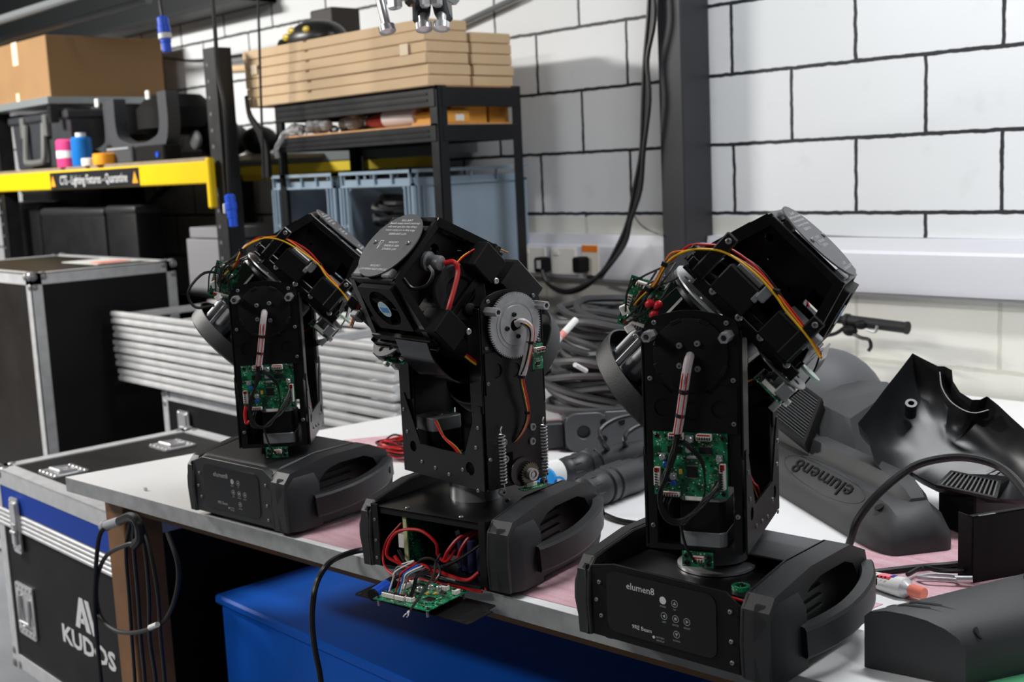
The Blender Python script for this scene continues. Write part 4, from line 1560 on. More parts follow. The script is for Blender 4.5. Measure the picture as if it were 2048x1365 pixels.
    if v == 3:
        mb = MB()
        for p in ((.006, -.105, .092), (.012, -.103, .082), (-.002, -.1, .078)):
            mb.sphere(p, .006, 6, (1.3, 1, 1))
        mb.build('red_crimp', REDP, root, H)
    # coloured loom along the near side: offsets from the pivot in head axes
    loom = [(-.01, .108), (.008, .109), (.03, .106), (.055, .112), (.078, .112), (.10, .104), (.118, .09), (.136, .062), (.145, .018), (.142, -.02), (.137, -.045), (.132, -.09), (.122, -.122)]
    for k, (mt, nm) in enumerate(((YEL, 'yellow_wire'), (ORG, 'orange_wire'), (RED, 'red_wire'), (BLKW, 'black_wire'))):
        pts = []
        for i, (x, z) in enumerate(loom):
            j = rnd.uniform(-.0025, .0025)
            pts.append(Vector((x + j + .0022 * (k - 1.5) * (1 if z > 0 else .4), -.114 + .0022 * k + (.015 if i < 4 else 0), z + j + .0022 * (k % 2))))
        MB().tube(pts, .0015, 6, 5).build(nm, mt, root, H)
    for (x, z) in ((.02, .108), (.062, .113), (.142, -.02), (.108, .098)):
        mb = MB()
        mb.box((x, -.108 + (.02 if x < .01 else 0), z), (.007, .012, .0095), .001, Matrix.Rotation(rad(rnd.uniform(-40, 40)), 3, 'Y'))
        mb.build('cable_tie', BLKW, root, H)
    if v == 1:
        pts = [Vector((-.06, -.10, .085)), Vector((-.085, -.112, .11)), Vector((-.07, -.115, .14)), Vector((-.02, -.112, .14)), Vector((.0, -.105, .105)), Vector((-.02, -.1, .075))]
        MB().tube(pts, .003, 6, 5).build('black_lead', BLKW, root, H)
    # ---- the far side: fan, lamp socket, blower
    fo = H @ Matrix.Translation((.152, .01, cz - .080)) @ Matrix.Rotation(rad(-15), 4, 'Y')
    mb = MB()
    mb.prism(rrect(-.043, -.050, .043, .050, .004), -.012, .002, 'z', 0, [circ(0, 0, .036, 28)])
    fan = mb.build('cooling_fan', BLACKM, root, fo)
    mb = MB()
    mb.lathe([(.016, -.006), (.016, -.0125)], (0, 0, 0), (0, 0, 1), 24)
    for k in range(7):
        a = k * 2 * PI / 7
        mb.box((.028 * math.cos(a), .028 * math.sin(a), -.006), (.022, .012, .0012), 0, (Matrix.Rotation(a, 3, 'Z') @ Matrix.Rotation(rad(35), 3, 'X')))
    mb.build('fan_rotor', BLACKM, fan)
    MB().lathe([(.0155, -.0132), (.0155, -.0125)], (0, 0, 0), (0, 0, 1), 24).build('fan_sticker', mat('pale_blue_sticker', (170, 196, 206), .4), fan)
    MB().bb((-.006, -.010, -.0137), (.004, .010, -.0132)).build('sticker_mark', mat('blue_mark', (40, 130, 190), .4), fan)
    mb = MB().lathe([(.017, 0), (.017, .006), (.0125, .008), (.0125, .03), (.007, .032)], (.165, .05, cz + .006), (-.25, 1, .1), 22)
    mb.build('lamp_socket', GREYM, root, H)
    MB().lathe([(.012, 0), (.012, .035), (.008, .04)], (.095, .06, cz + .05), (.2, 1, .1), 18).build('lamp_pin', GREYPL, root, H)
    MB().lathe([(.0, 0), (.047, 0), (.05, .004), (.05, .020), (.046, .024), (.028, .024), (.024, .018), (.0, .018)], (.092, .062, cz - .004), (.25, 1, 0), 36, cap=False).build('blower', PLASTIC_IN, root, H)
    MB().tube([(.155, .083, cz + .012), (.148, .095, cz + .02), (.135, .1, cz + .012), (.125, .104, cz - .015), (.115, .106, cz - .045), (.10, .10, cz - .07), (.085, .092, cz - .085)], .0042, 8, 5).build('red_lead', RED, root, H)
    MB().tube([(.172, .078, cz - .01), (.165, .09, cz - .02), (.16, .085, cz - .04), (.17, .07, cz - .055), (.19, .06, cz - .05)], .0032, 7, 5).build('black_lead', BLKW, root, H)
    for k, mt in enumerate((YEL, RED)):
        MB().tube([(.14, .09 + .002 * k, cz + .02), (.135, .088 + .003 * k, cz + .045), (.118, .086, cz + .075 + .002 * k), (.09, .084, cz + .10), (.06, .08, cz + .115)], .0013, 5, 5).build(['yellow_wire', 'red_wire'][k], mt, root, H)
        MB().tube([(.03, .10, cz - .085 + .004 * k), (.01, .108, cz - .085 + .004 * k), (-.02, .11, cz - .075), (-.05, .108, cz - .06)], .002, 5, 5).build(['yellow_wire', 'red_wire'][k], mt, root, H)
    MB().bb((.072, .055, cz + .035), (.125, .112, cz + .085), .002).build('ballast_box', BLACKM, root, H)
    MB().bb((.06, .05, cz - .098), (.115, .112, cz - .05), .002).build('ballast_box', BLACKM, root, H)
    MB().lathe([(.01, 0), (.01, .02), (.006, .022)], (.07, .085, cz - .02), (.3, 1, 0), 14).build('lens_stop', BLACKM, root, H)
    MB().screw((.07, .113, cz + .045), (0, 1, 0), .0055).screw((.06, .113, cz - .055), (0, 1, 0), .0055).build('side_screw', STEEL, root, H)
    # curved lamp reflector shield under the housing
    pts = [(.10, cz - .112), (.07, cz - .125), (.03, cz - .128), (.0, cz - .12), (-.025, cz - .10)]
    MB().sweep([(-.0012, -.045), (.0012, -.045), (.0012, .045), (-.0012, .045)], spline([Vector((a, .045, b_)) for a, b_ in pts], 5), up=(0, 1, 0)).build('light_shield', mat('dark_mirror', (60, 62, 66), .15, metal=.9), root, H)


def build_yoke(root, P, v):
    zb, zt, zp = .166, .505, .443
    # base plate and gussets
    MB().bb((-.068, -.115, zb), (.068, .115, zb + .006), .001).build('yoke_base', BLACK, root, P)
    for s in (-1, 1):
        mb = MB()
        mb.prism([(-.117, .166), (.117, .166), (.117, .312), (.106, .312), (.066, .222), (-.062, .222), (-.106, .312), (-.117, .312)], s * .0695, s * .0725, 'x', 0, [circ(-.085, .215, .010, 14), circ(.08, .20, .012, 14)])
        mb.m = 1
        for y, z in ((-.108, .28), (-.1, .24), (-.06, .19), (-.02, .185), (.02, .18), (.06, .195), (.1, .24), (.108, .275), (.1, .165)):
            mb.screw((s * .0725, y, z), (s, 0, 0), .0036, .002)
        mb.build('gusset_plate', [BLACK, GREYM], root, P)
    MB().lathe([(.047, 0), (.047, .04), (.052, .040), (.052, .046)], (0, 0, .121), (0, 0, 1), 40).build('pan_bearing', STEEL if v == 2 else GREYM, root, P)
    stepper(root, P, (.010, -.089, .173), .066, .090)
    MB().bb((-.012, -.126, .240), (.014, -.120, .254), .001).build('motor_plug', WHITE, root, P)
    # ------- arm with the circuit board (local -y)
    def rtop(x0, x1, z0, z1):
        out = [(x0, z0), (x1, z0)]
        r_, ar = .022, .007
        for k in range(6):
            a = rad(90 * k / 5)
            out.append((x1 - r_ + r_ * math.cos(a), z1 - ar - r_ + r_ * math.sin(a)))
        for k in range(1, 9):
            u = 1 - 2 * k / 9
            out.append(((x1 - r_) * u, z1 - ar + ar * (1 - u * u)))
        for k in range(6):
            a = rad(90 + 90 * k / 5)
            out.append((x0 + r_ + r_ * math.cos(a), z1 - ar - r_ + r_ * math.sin(a)))
        return out
    for s, nm in ((-1, 'board_arm'), (1, 'gear_arm')):
        y = s * .118
        mb = MB()
        win = [(-.054, .174), (.056, .174), (.056, .262), (-.054, .262)] if s < 0 else [(.010, .196), (.024, .196), (.024, .225), (.010, .225)]
        mb.prism(rtop(-.066, .066, zb, zt), y, y + s * .003, 'y', 0, [win, circ(0, zp, .014, 18)])
        for q in (-1, 1):
            mb.bb((q * .066, y - s * .034, zb), (q * .063, y, .482))
            mb.bb((q * .0705, y - s * .03, .30), (q * .0675, y + s * .003, .478), .001)
        # doubler plate with a dished top edge and three bores
        mb.prism([(-.063, .336 if s < 0 else .33), (.063, .336 if s < 0 else .33), (.063, .402), (.040, .402), (.028, .390), (.012, .396), (-.012, .396), (-.028, .390), (-.040, .402), (-.063, .402)], y + s * .003, y + s * .0055, 'y', 0, [circ(-.04, .37, .013, 18), circ(0, .366, .013, 18), circ(.04, .37, .013, 18)])
        mb.m = 1
        for x, z in ((-.05, .488), (.05, .488), (-.058, .41), (.058, .41), (.058, .35), (-.059, .20), (.061, .22)):
            mb.screw((x, y + s * .0035, z), (0, s, 0), .0036, .003)
        arm = mb.build(nm, [BLACK, GREYM], root, P)
        # dark back plate deep inside so the bores read as cavities
        for x in (-.053, .053):
            hx = MB().lathe([(.0078, 0), (.0078, .032), (.0045, .032), (.0045, .016)], (x, y + s * .003, .472), (0, s, 0), 6)
            hx.build('hex_standoff', STEEL, arm)
        if s < 0:
            mb = MB().lathe([(.050, 0), (.052, .0015), (.052, .0035), (.0505, .004), (.018, .004)], (0, y - .003, zp), (0, -1, 0), 44)
            for k in range(8):
                a = rad(22 + 45 * k)
                mb.box((.05 * math.cos(a), y - .0055, zp + .05 * math.sin(a)), (.016, .005, .006), .001, Matrix.Rotation(-a - PI / 2, 3, 'Y'))
            hub = mb.build('tilt_hub', BLACKM, arm)
            mb = MB()
            for k in range(4):
                a = rad(55 + 83 * k)
                mb.screw((.019 * math.cos(a), y - .008, zp + .021 * math.sin(a)), (0, -1, 0), .0045, .004)
            mb.build('hub_screw', GREYM, arm)
        else:
            MB().lathe([(.052, 0), (.052, .006)], (0, y + .003, zp), (0, 1, 0), 44).build('gear_back', BLACKM, arm)
            mb = MB()
            g = [(a, zp + b_) for a, b_ in gear_poly(.0565, 80, .003)]
            mb.prism(g, y + .009, y + .0135, 'y', 0, [circ(0, zp, .0105, 20)])
            mb.m = 0
            mb.ring((0, y + .0135, zp), (0, 1, 0), .041, .0385, .0006)
            mb.lathe([(.0345, 0), (.034, .0012), (.0115, .0012)], (0, y + .0135, zp), (0, 1, 0), 44, cap=False)
            mb.build('tilt_gear', GEARM, arm)
            mb = MB()
            for k in range(4):
                a = rad(80 + 90 * k)
                mb.screw((.020 * math.cos(a), y + .0147, zp + .019 * math.sin(a)), (0, 1, 0), .0042, .004)
            mb.build('hub_screw', CHIP, arm)
    MB().cyl((0, -.116, zp), (0, .116, zp), .016).build('tilt_shaft', BLACKM, root, P)
    # board on the -y arm
    Mb = P @ Matrix.Translation((-.003, -.1245, .2915)) @ R90
    make_pcb(root, Mb, .104, .090,
             caps=[(.0, .036, .0052), (-.001, .022, .0045), (-.038, .010, .0042), (.041, .011, .0042), (-.024, -.018, .0042)],
             chips=[(-.022, .020, .019, .010), (.022, .021, .017, .009), (.003, -.010, .015, .015), (-.028, -.022, .010, .008)],
             conns=[(-.018, .040, .021, .009, False, True), (.021, .040, .021, .009, False, True), (.046, -.014, .036, .008, True, True), (-.046, -.018, .026, .009, True, True), (-.028, -.0425, .026, .006, False, True)],
             tants=[(-.0135, -.0105)], blues=[(-.034, .000), (-.024, -.027)])
    MB().bb((-.005, .008, .0016), (.009, .013, .0052), .0022).build("crystal", STEEL, root, Mb)
    Ms = P @ Matrix.Translation((.004, -.1245, .156)) @ R90
    make_pcb(root, Ms, .044, .022, conns=[(.002, .002, .016, .008, False, True)], name='sensor_board')
    # wiring on the board arm
    MB().tube([(0, -.124, zp), (.001, -.136, zp - .004), (-.002, -.140, zp - .022), (-.006, -.139, zp - .045), (-.012, -.138, zp - .08), (-.017, -.137, zp - .105)], .0062, 10, 5).build('cable_sleeve', SLEEVE, root, P)
    for k, mt in enumerate((RED, WHTW, GREYW, RED)):
        MB().tube([(0, -.120, zp), (.001, -.1325, zp - .003), (-.002 + .002 * (k - 1.5), -.1445, zp - .022), (-.006 + .002 * (k - 1.5), -.1435, zp - .045), (-.012 + .002 * (k - 1.5), -.1425, zp - .08), (-.017 + .002 * (k - 1.5), -.1415, zp - .106)], .0014, 5, 4).build(['red_wire', 'white_wire', 'grey_wire', 'red_wire'][k], mt, root, P)
    MB().tube([(-.006, -.139, zp - .044), (-.0066, -.139, zp - .050)], .0068, 10, 1).build('cable_tie', BLKW, root, P)
    MB().tube([(-.012, -.138, zp - .078), (-.013, -.138, zp - .083)], .0068, 10, 1).build('cable_tie', BLKW, root, P)
    mb = MB()
    rnd = random.Random(v)
    for k in range(6):
        j = lambda: rnd.uniform(-.004, .004)
        mb.tube([(-.017 + j(), -.137 + j() * .4, zp - .104), (-.024 + j(), -.14 + j() * .4, .305), (-.036 + j(), -.141 + j() * .4, .275), (-.042 + j(), -.140, .245 + j()), (-.036 + j(), -.141, .220 + j()), (-.018 + j(), -.139, .212 + j()), (-.002 + j(), -.141, .222 + j()), (.02 + j(), -.142, .244 + j()), (.036 + j(), -.139, .262 + j() * 2), (.040, -.134, .275 + j() * 3)], .0019, 6, 4)
    for k in range(3):
        mb.tube([(-.02 + .006 * k, -.133, .327), (-.004 + .004 * k, -.137, .318), (.014 + .002 * k, -.138, .30), (.02, -.139, .275), (.018, -.14, .25), (.004, -.141, .226)], .0013, 5, 4)
        mb.tube([(-.038 + .005 * k, -.131, .247), (-.04 + .003 * k, -.137, .23), (-.03, -.138, .216)], .0013, 5, 4)
    mb.tube([(-.016, -.139, .212), (-.012, -.1385, .19), (-.006, -.137, .17), (.004, -.133, .153)], .002, 6, 4)
    mb.build('black_loom', BLKW, root, P)
    if v == 1:
        MB().tube([(-.049, -.134, .255), (-.052, -.136, .24), (-.05, -.138, .222), (-.044, -.137, .226)], .0035, 7, 4).build('red_lead', RED, root, P)
    # ------- the geared arm (local +y): springs, pinion, boards, wiring
    y = .1215
    for x in (.040, -.055):
        mb = MB()
        z0, z1 = .176, .262
        n = 15
        mb.tube([Vector((x + .0058 * math.cos(2 * PI * t / 8), y + .008 + .0058 * math.sin(2 * PI * t / 8), z0 + (z1 - z0) * t / (8 * n))) for t in range(8 * n + 1)], .0010, 5, 1)
        mb.tube([(x, y + .008, z1), (x + .002, y + .008, z1 + .008), (x - .003, y + .006, z1 + .012), (x - .004, y + .002, z1 + .006)], .001, 5, 3)
        mb.tube([(x, y + .008, z0), (x - .002, y + .008, z0 - .008), (x, y + .006, z0 - .014)], .001, 5, 3)
        mb.build('tension_spring', STEEL, root, P)
        MB().screw((x - .0, y, z0 - .016), (0, 1, 0), .007, .008).build('spring_screw', GREYM, root, P)
    for x, z in ((.03, .245), (.028, .215), (-.036, .26), (-.034, .235)):
        MB().lathe([(.0065, 0), (.0065, .003), (.0035, .003), (.0035, .001)], (x, y, z), (0, 1, 0), 16).build('pulley_screw', GREYM, root, P)
    MB().lathe([(.025, 0), (.025, .0012)], (-.006, y + .002, .186), (0, 1, 0), 30).build('encoder_disc', mat('smoked_disc', (70, 70, 72), .2, metal=.5), root, P)
    mb = MB()
    mb.prism([(a - .018, b_ + .182) for a, b_ in gear_poly(.0205, 26, .0028)], y + .006, y + .011, 'y')
    pg = mb.build('pinion_gear', mat('dull_brass_gear', (110, 104, 90), .35, metal=.9), root, P)
    MB().lathe([(.0105, 0), (.0105, .009), (.007, .009), (.007, .006), (.004, .006), (.004, .008)], (-.018, y + .011, .182), (0, 1, 0), 22).cyl((-.030, y + .017, .182), (-.026, y + .017, .182), .002, n=8).build('pinion_hub', STEEL, pg)
    Mg = P @ Matrix.Translation((-.040, y + .016, .385)) @ Matrix.Rotation(rad(180), 4, 'Z') @ R90
    make_pcb(root, Mg, .024, .044, conns=[(.002, .012, .022, .008, False, True)], chips=[(0, -.012, .008, .006)], name='sensor_board', holes=False)
    Mg2 = P @ Matrix.Translation((-.02, y + .012, .157)) @ Matrix.Rotation(rad(180), 4, 'Z')
    make_pcb(root, Mg2, .05, .018, conns=[(.0, .004, .024, .008, False, True)], name='encoder_board', holes=False)
    MB().tube([(0, y + .012, zp + .002), (-.006, y + .022, zp + .006), (-.018, y + .026, zp - .006), (-.016, y + .026, zp - .03), (-.006, y + .024, zp - .065), (.002, y + .022, zp - .088)], .0066, 10, 5).build('cable_sleeve', SLEEVE, root, P)
    for k, (mt, nm) in enumerate(((RED, 'red_wire'), (RED, 'red_wire'), (YEL, 'yellow_wire'), (BLKW, 'black_wire'))):
        o_ = .0026 * (k - 1.5)
        MB().tube([(0, y + .01, zp), (-.006 + o_, y + .027, zp + .004), (-.018 + o_, y + .0305, zp - .008), (-.016 + o_, y + .0305, zp - .03), (-.006 + o_, y + .0285, zp - .065), (.002 + o_, y + .023, zp - .09), (-.008 + o_, y + .018, .318), (-.016 + o_ * .8, y + .013, .286), (-.008 + o_ * .7, y + .008, .26), (.006 + o_ * .6, y + .0, .242), (.012, y - .03, .225)], .0017, 6, 5).build(nm, mt, root, P)
    for a_, b_, r_ in (((-.017, y + .0265, zp - .028), (-.0165, y + .0265, zp - .033), .0074), ((.0015, y + .0225, zp - .084), (.002, y + .0222, zp - .089), .0072), ((-.0165, y + .0125, .292), (-.0162, y + .0125, .288), .0056)):
        MB().tube([a_, b_], r_, 10, 1).build('cable_tie', BLKW, root, P)
    mb = MB()
    for k in range(3):
        mb.tube([(.018 + .004 * k, .06, .26), (.012 + .004 * k, .03, .235), (.03, .0, .20 - .004 * k), (.02, -.03, .172)], .0022, 6, 4)
    mb.build('inner_loom', BLKW, root, P)
    for k, (mt, nm) in enumerate(((REDP, 'red_wire'), (YEL, 'yellow_wire'))):
        MB().tube([(.056 - .002 * k, -.035, .265), (.058, -.01, .24), (.058 - .003 * k, .02, .225), (.055, .05, .20)], .0025, 6, 4).build(nm, mt, root, P)
    MB().bb((-.06, -.02, .235), (-.02, .09, .24)).bb((-.065, -.05, .156), (-.058, .10, .25)).build('inner_bracket', BLACK, root, P)


def build_light(label, pos, yaw, pan, mode, v, tilt=45):
    root = thing('moving_head_light', label, 'stage light', (pos[0], pos[1], ZB), rad(yaw), group=None)
    build_base(root, mode)
    P = Matrix.Rotation(rad(pan - yaw), 4, 'Z')
    build_yoke(root, P, v)
    H = P @ Matrix.Translation((0, 0, .443)) @ Matrix.Rotation(rad(-tilt), 4, 'Y')
    build_head(root, H, v)
    return root


L1 = build_light('stripped black moving head light with its base fully closed, beside the aluminium frames', (1.139, -1.927), 6, 49, 'closed', 1, 46)
L2 = build_light('stripped black moving head light with silver gear and red wires spilling from its open base', (1.716, -1.893), 11, 267, 'open', 2, 45)
L3 = build_light('stripped black moving head light with white lettered control panel and its lid off', (2.249, -1.887), 4.5, 24, 'lidless', 3, 45)
#SECTION4
# ------------------------------------------------------------------ the opened base of the middle light: wires, power supply, loose panel
def local_of(root):
    return (Matrix.Translation(root.location) @ Matrix.Rotation(root.rotation_euler.z, 4, 'Z')).inverted()


I2 = local_of(L2)
# inside the base (base axes: x along the front, y back, z up)
mb = MB()
mb.bb((.035, -.09, .02), (.115, .06, .026))
mb.build('power_board', PCB, L2)
mb = MB().bb((.055, -.085, .060), (.10, -.02, .098), .004)
tr = mb.build('transformer', mat('yellow_transformer', (206, 206, 40), .45), L2)
MB().bb((.051, -.09, .024), (.104, -.015, .060), .002).build('transformer_core', BLACKM, tr)
for i, (x, y, h) in enumerate(((.03, -.085, .055), (.045, -.095, .06), (.062, -.098, .055), (.080, -.096, .045))):
    MB().lathe([(.009, 0), (.009, h), (.007, h + .002)], (x, y, .02), (0, 0, 1), 16).build('capacitor', mat('dark_blue_capacitor', (40, 44, 80), .35), L2)
MB().bb((-.062, -.128, .022), (-.059, -.03, .108)).build('side_board', PCB, L2)
MB().bb((-.064, -.131, .022), (-.056, -.128, .110)).build('board_edge', mat('pale_board_edge', (196, 200, 150), .5), L2)
MB().bb((-.08, -.128, .05), (-.064, -.112, .075), .001).build('connector', WHITE, L2)
MB().prism([(-.02, .02), (.012, .02), (.022, .05), (.012, .08), (.002, .075), (.012, .05), (.004, .03), (-.02, .03)], -.07, -.068, 'y').build('metal_bracket', GREYM, L2)
wires = [
    (RED, .0022, [(-.085, -.11, .09), (-.105, -.13, .06), (-.108, -.14, .03), (-.09, -.15, .014), (-.055, -.165, .012)]),
    (RED, .0028, [(-.06, -.15, .03), (-.085, -.155, .045), (-.065, -.15, .085), (-.02, -.14, .094), (.012, -.135, .075), (.01, -.128, .05), (.025, -.125, .04), (.035, -.11, .06)]),
    (RED, .0036, [(.02, -.125, .042), (.028, -.12, .06), (.045, -.105, .082), (.075, -.08, .092)]),
    (RED, .0036, [(.042, -.115, .04), (.048, -.11, .062), (.062, -.095, .085), (.085, -.07, .095)]),
    (RED, .0034, [(-.075, -.145, .04), (-.05, -.15, .026), (-.015, -.15, .024), (.02, -.145, .028), (.045, -.14, .022), (.08, -.138, .02), (.10, -.13, .035)]),
    (RED, .0026, [(-.05, -.158, .016), (-.03, -.152, .03), (.0, -.15, .036), (.03, -.155, .012), (.06, -.15, .01), (.10, -.142, .006), (.112, -.14, .006)]),
    (RED, .0022, [(-.02, -.19, .012), (-.01, -.17, .018), (.04, -.16, .012), (.06, -.16, .016)]),
    (BLKW, .003, [(-.07, -.14, .05), (-.04, -.15, .028), (.0, -.152, .016), (.05, -.148, .014), (.11, -.140, .012)]),
    (BLKW, .003, [(.10, -.10, .085), (.07, -.12, .06), (.03, -.135, .036), (-.01, -.145, .03), (-.035, -.158, .02), (-.05, -.175, .014)]),
    (BLKW, .0024, [(-.03, -.15, .02), (-.01, -.15, .045), (.02, -.15, .05), (.035, -.155, .03), (.03, -.175, .015), (.022, -.195, .018), (.012, -.215, .012)]),
    (GREYW, .002, [(-.06, -.165, .014), (-.055, -.16, .028), (-.02, -.155, .03), (.015, -.15, .022), (.06, -.145, .018)]),
    (BLUEW, .002, [(.012, -.13, .042), (.008, -.135, .03), (.01, -.14, .02)]),
    (RED, .002, [(.108, -.13, .03), (.115, -.135, .02), (.12, -.14, .01)]),
]
for k, (mt, r, pts) in enumerate(wires):
    MB().tube(pts, r, 7, 5).build({'red_wire': 'red_wire', 'black_wire': 'black_wire', 'grey_wire': 'grey_wire', 'blue_wire': 'blue_wire'}[mt.name], mt, L2)
# loose control panel lying on the bench edge with its board
z0 = ZB + .0018
a, b_, c_ = at_z(707, 1189, z0), at_z(1004, 1214, z0), at_z(938, 1250, z0)
d_ = a + (b_ - c_)
uu, vv = (c_ - a), (b_ - c_)
pl = lambda s, t, z: I2 @ Vector((*(a + uu * s + vv * t).xy, z))
mb = MB()
ring_ = [(0.02, 0), (.99, 0), (1, .1), (1, .72), (.955, .74), (.955, .98), (.94, 1), (0, 1), (0, .05)]
mb.loft([[pl(s, t, z0 - .0012) for s, t in ring_], [pl(s, t, z0) for s, t in ring_]])
mb.m = 1
for s, t in ((.94, .07), (.95, .62), (.04, .07)):
    mb.lathe([(.0035, 0), (.0035, .0006)], pl(s, t, z0), (0, 0, 1), 12)
mb.build('loose_panel', [BLACKM, CHIP], L2)
zb_ = z0 + .014
p0, p1, p3 = at_z(752, 1194, zb_), at_z(872, 1222, zb_), at_z(815, 1163, zb_)
ex, ey = I2.to_3x3() @ (p1 - p0), I2.to_3x3() @ (p3 - p0)
Mb2 = fr(I2 @ ((p1 + p3) / 2), ex, ey)
W2, H2 = (p1 - p0).length, (p3 - p0).length
W2, H2 = .118, .105
make_pcb(L2, Mb2, W2, H2,
         caps=[(-.012, .012, .0055), (-.002, .028, .005), (.014, .03, .0045)], chips=[(.028, -.012, .016, .014), (-.004, -.02, .012, .009), (-.01, -.002, .010, .008), (.03, .02, .01, .008)],
         conns=[(-.036, -.036, .030, .010, False, False), (-.014, -.036, .022, .010, False, True), (.006, -.034, .014, .009, False, True), (-.044, .012, .016, .011, True, True), (-.044, .034, .016, .011, True, True), (.022, .036, .012, .010, False, True), (.050, .03, .012, .010, True, True)],
         tants=[(-.022, .002), (.008, .006), (.02, .012)], blues=[], name='main_board')
mb = MB()
for i in range(4):
    mb.cyl(Mb2 @ Vector(((-1 if i % 2 else 1) * W2 * .44, (-1 if i < 2 else 1) * H2 * .44, -.012)), Mb2 @ Vector(((-1 if i % 2 else 1) * W2 * .44, (-1 if i < 2 else 1) * H2 * .44, 0)), .0025, n=8)
mb.build('board_pillar', GREYM, L2)
p = I2 @ at_z(745, 1192, z0 + .012)
q = I2 @ at_z(790, 1162, z0 + .018)
dd = (q - p).normalized()
o = MB().cyl(p, p + dd * .055, .0105).build('battery_pack', BLACKM, L2)
MB().lathe([(.0107, .004), (.0107, .04)], p, dd, 20, cap=False).build('battery_wrap', mat('blue_wrap', (20, 80, 200), .35), o)
# wires up to the board
for k, (mt, nm, s, t, r) in enumerate(((WHTW, 'white_wire', -.040, -.034, .0013), (RED, 'red_wire', -.026, -.034, .0013), (BLUEW, 'blue_wire', -.020, -.034, .0013), (WHTW, 'white_wire', -.016, -.034, .0013), (GREYW, 'grey_wire', -.010, -.034, .0013), (BLKW, 'black_wire', .004, -.032, .0018), (BLKW, 'black_wire', .008, -.032, .0018))):
    e = Mb2 @ Vector((s, t, .010))
    m_ = Mb2 @ Vector((s + .006, t + .012, .042))
    n_ = Mb2 @ Vector((-.03 + .006 * k, .02, .048 - .002 * k))
    MB().tube([e, e + (m_ - e) * .6, m_, n_, Vector((-.055 + .008 * k, -.15, .03 - .002 * k))], r, 6, 5).build(nm, mt, L2)
f0_ = I2 @ at_z(818, 1224, z0 + .03)
g0 = I2 @ at_z(838, 1196, z0 + .042)
g1 = I2 @ at_z(868, 1150, z0 + .06)
lead = MB().tube([f0_, g0, g1, Vector((.035, -.165, .05)), Vector((.03, -.145, .06))], .0021, 7, 5).build('earth_lead', BLKW, L2)
dirf = (f0_ - g0).normalized()
sd = dirf.cross(Vector((0, 0, 1))).normalized()
mb = MB()
mb.tube([f0_, f0_ + dirf * .005], .0024, 8, 1)
for k in (-1, 1):
    mb.tube([f0_ + dirf * .004, f0_ + dirf * .007 + sd * k * .003, f0_ + dirf * .013 + sd * k * .003], .0011, 6, 2)
mb.build('fork_terminal', STEEL, lead)
# mains cable from the middle light hanging over the bench edge
pts = [at_z(760, 1098, ZB + .02), at_z(718, 1102, ZB + .012), at_z(680, 1114, ZB + .008), at_z(655, 1130, ZB + .008)]
e = at_y(636, 1160, -2.118)
pts += [e, at_y(627, 1195, -2.135), at_y(624, 1245, -2.135), at_y(630, 1300, -2.125), at_y(642, 1365, -2.12), at_y(655, 1500, -2.12), at_y(668, 1760, -2.1)]
tag(MB().tube(pts, .0055, 8, 5).build('power_cable', CABLEB), 'black cable hanging over the bench edge in front of the blue box', 'cable')

# ------------------------------------------------------------------ small things on the bench
p = at_z(288, 978, ZB + .003)
t = thing('machine_screw', 'single steel screw lying on the white bench top', 'screw', p)
MB().lathe([(.0045, 0), (.0045, .002), (.002, .0035), (.0016, .02), (.0005, .023)], (.012, -.002, .0008), (-1, .25, 0), 10).build('shank', STEEL, t)
rnd = random.Random(3)
c = at_z(800, 915, ZB)
t = thing('wire_bundle', 'heap of red and black wires on the bench behind the opened light', 'wires', c)
for k in range(16):
    rx, ry = rnd.uniform(.035, .07), rnd.uniform(.03, .055)
    ph = rnd.uniform(0, 6)
    pts = [Vector((rx * math.cos(ph + i * 2 * PI / 8) + rnd.uniform(-.008, .008), ry * math.sin(ph + i * 2 * PI / 8) + rnd.uniform(-.008, .008), .004 + .0022 * k + rnd.uniform(0, .012))) for i in range(8)]
    MB().tube(pts, .0026, 6, 4, closed=True).build('red_wire' if k % 3 else 'black_wire', RED if k % 3 else BLKW, t)
# coiled grey cables
c = Vector((1.10, -.72, ZB))
o = thing('cable_coil', 'large coil of dark grey cables piled on the bench against the wall', 'cable coil', c)
for k in range(40):
    f = k / 39
    R_ = .29 - .09 * f + rnd.uniform(-.05, .03)
    ph = rnd.uniform(0, 6)
    cx, cy = rnd.uniform(-.05, .05), rnd.uniform(-.04, .04)
    tx, ty = rnd.uniform(-.16, .16), rnd.uniform(-.16, .16)
    z_ = .03 + .255 * f
    pts = []
    for i in range(14):
        a_ = ph + i * 2 * PI / 14
        x_, y_ = cx + R_ * math.cos(a_) * 1.05, cy + R_ * .85 * math.sin(a_)
        pts.append(Vector((x_, y_, max(.011, z_ + tx * x_ + ty * y_ + rnd.uniform(-.008, .008)))))
    MB().tube(pts, .0105, 7, 4, closed=True).build('cable_loop', CABLE, o)
for (p0, p1, mt) in (((1108, 688), (1152, 640), 'a'), ((1150, 730), (1172, 742), 'b')):
    a_, b_ = at_d(*p0, 2.97) - c, at_d(*p1, 3.02) - c
    mb = MB().cyl(a_, b_, .0085 if mt == 'a' else .006, n=12)
    mb.m = 1
    if mt == 'a':
        mid = a_ + (b_ - a_) * .45
        mb.cyl(a_ + (b_ - a_) * .25, mid, .0089, n=12)
    mb.build('cable_marker', [LABELW, mat('pink_marker', (224, 140, 136), .5)], o)

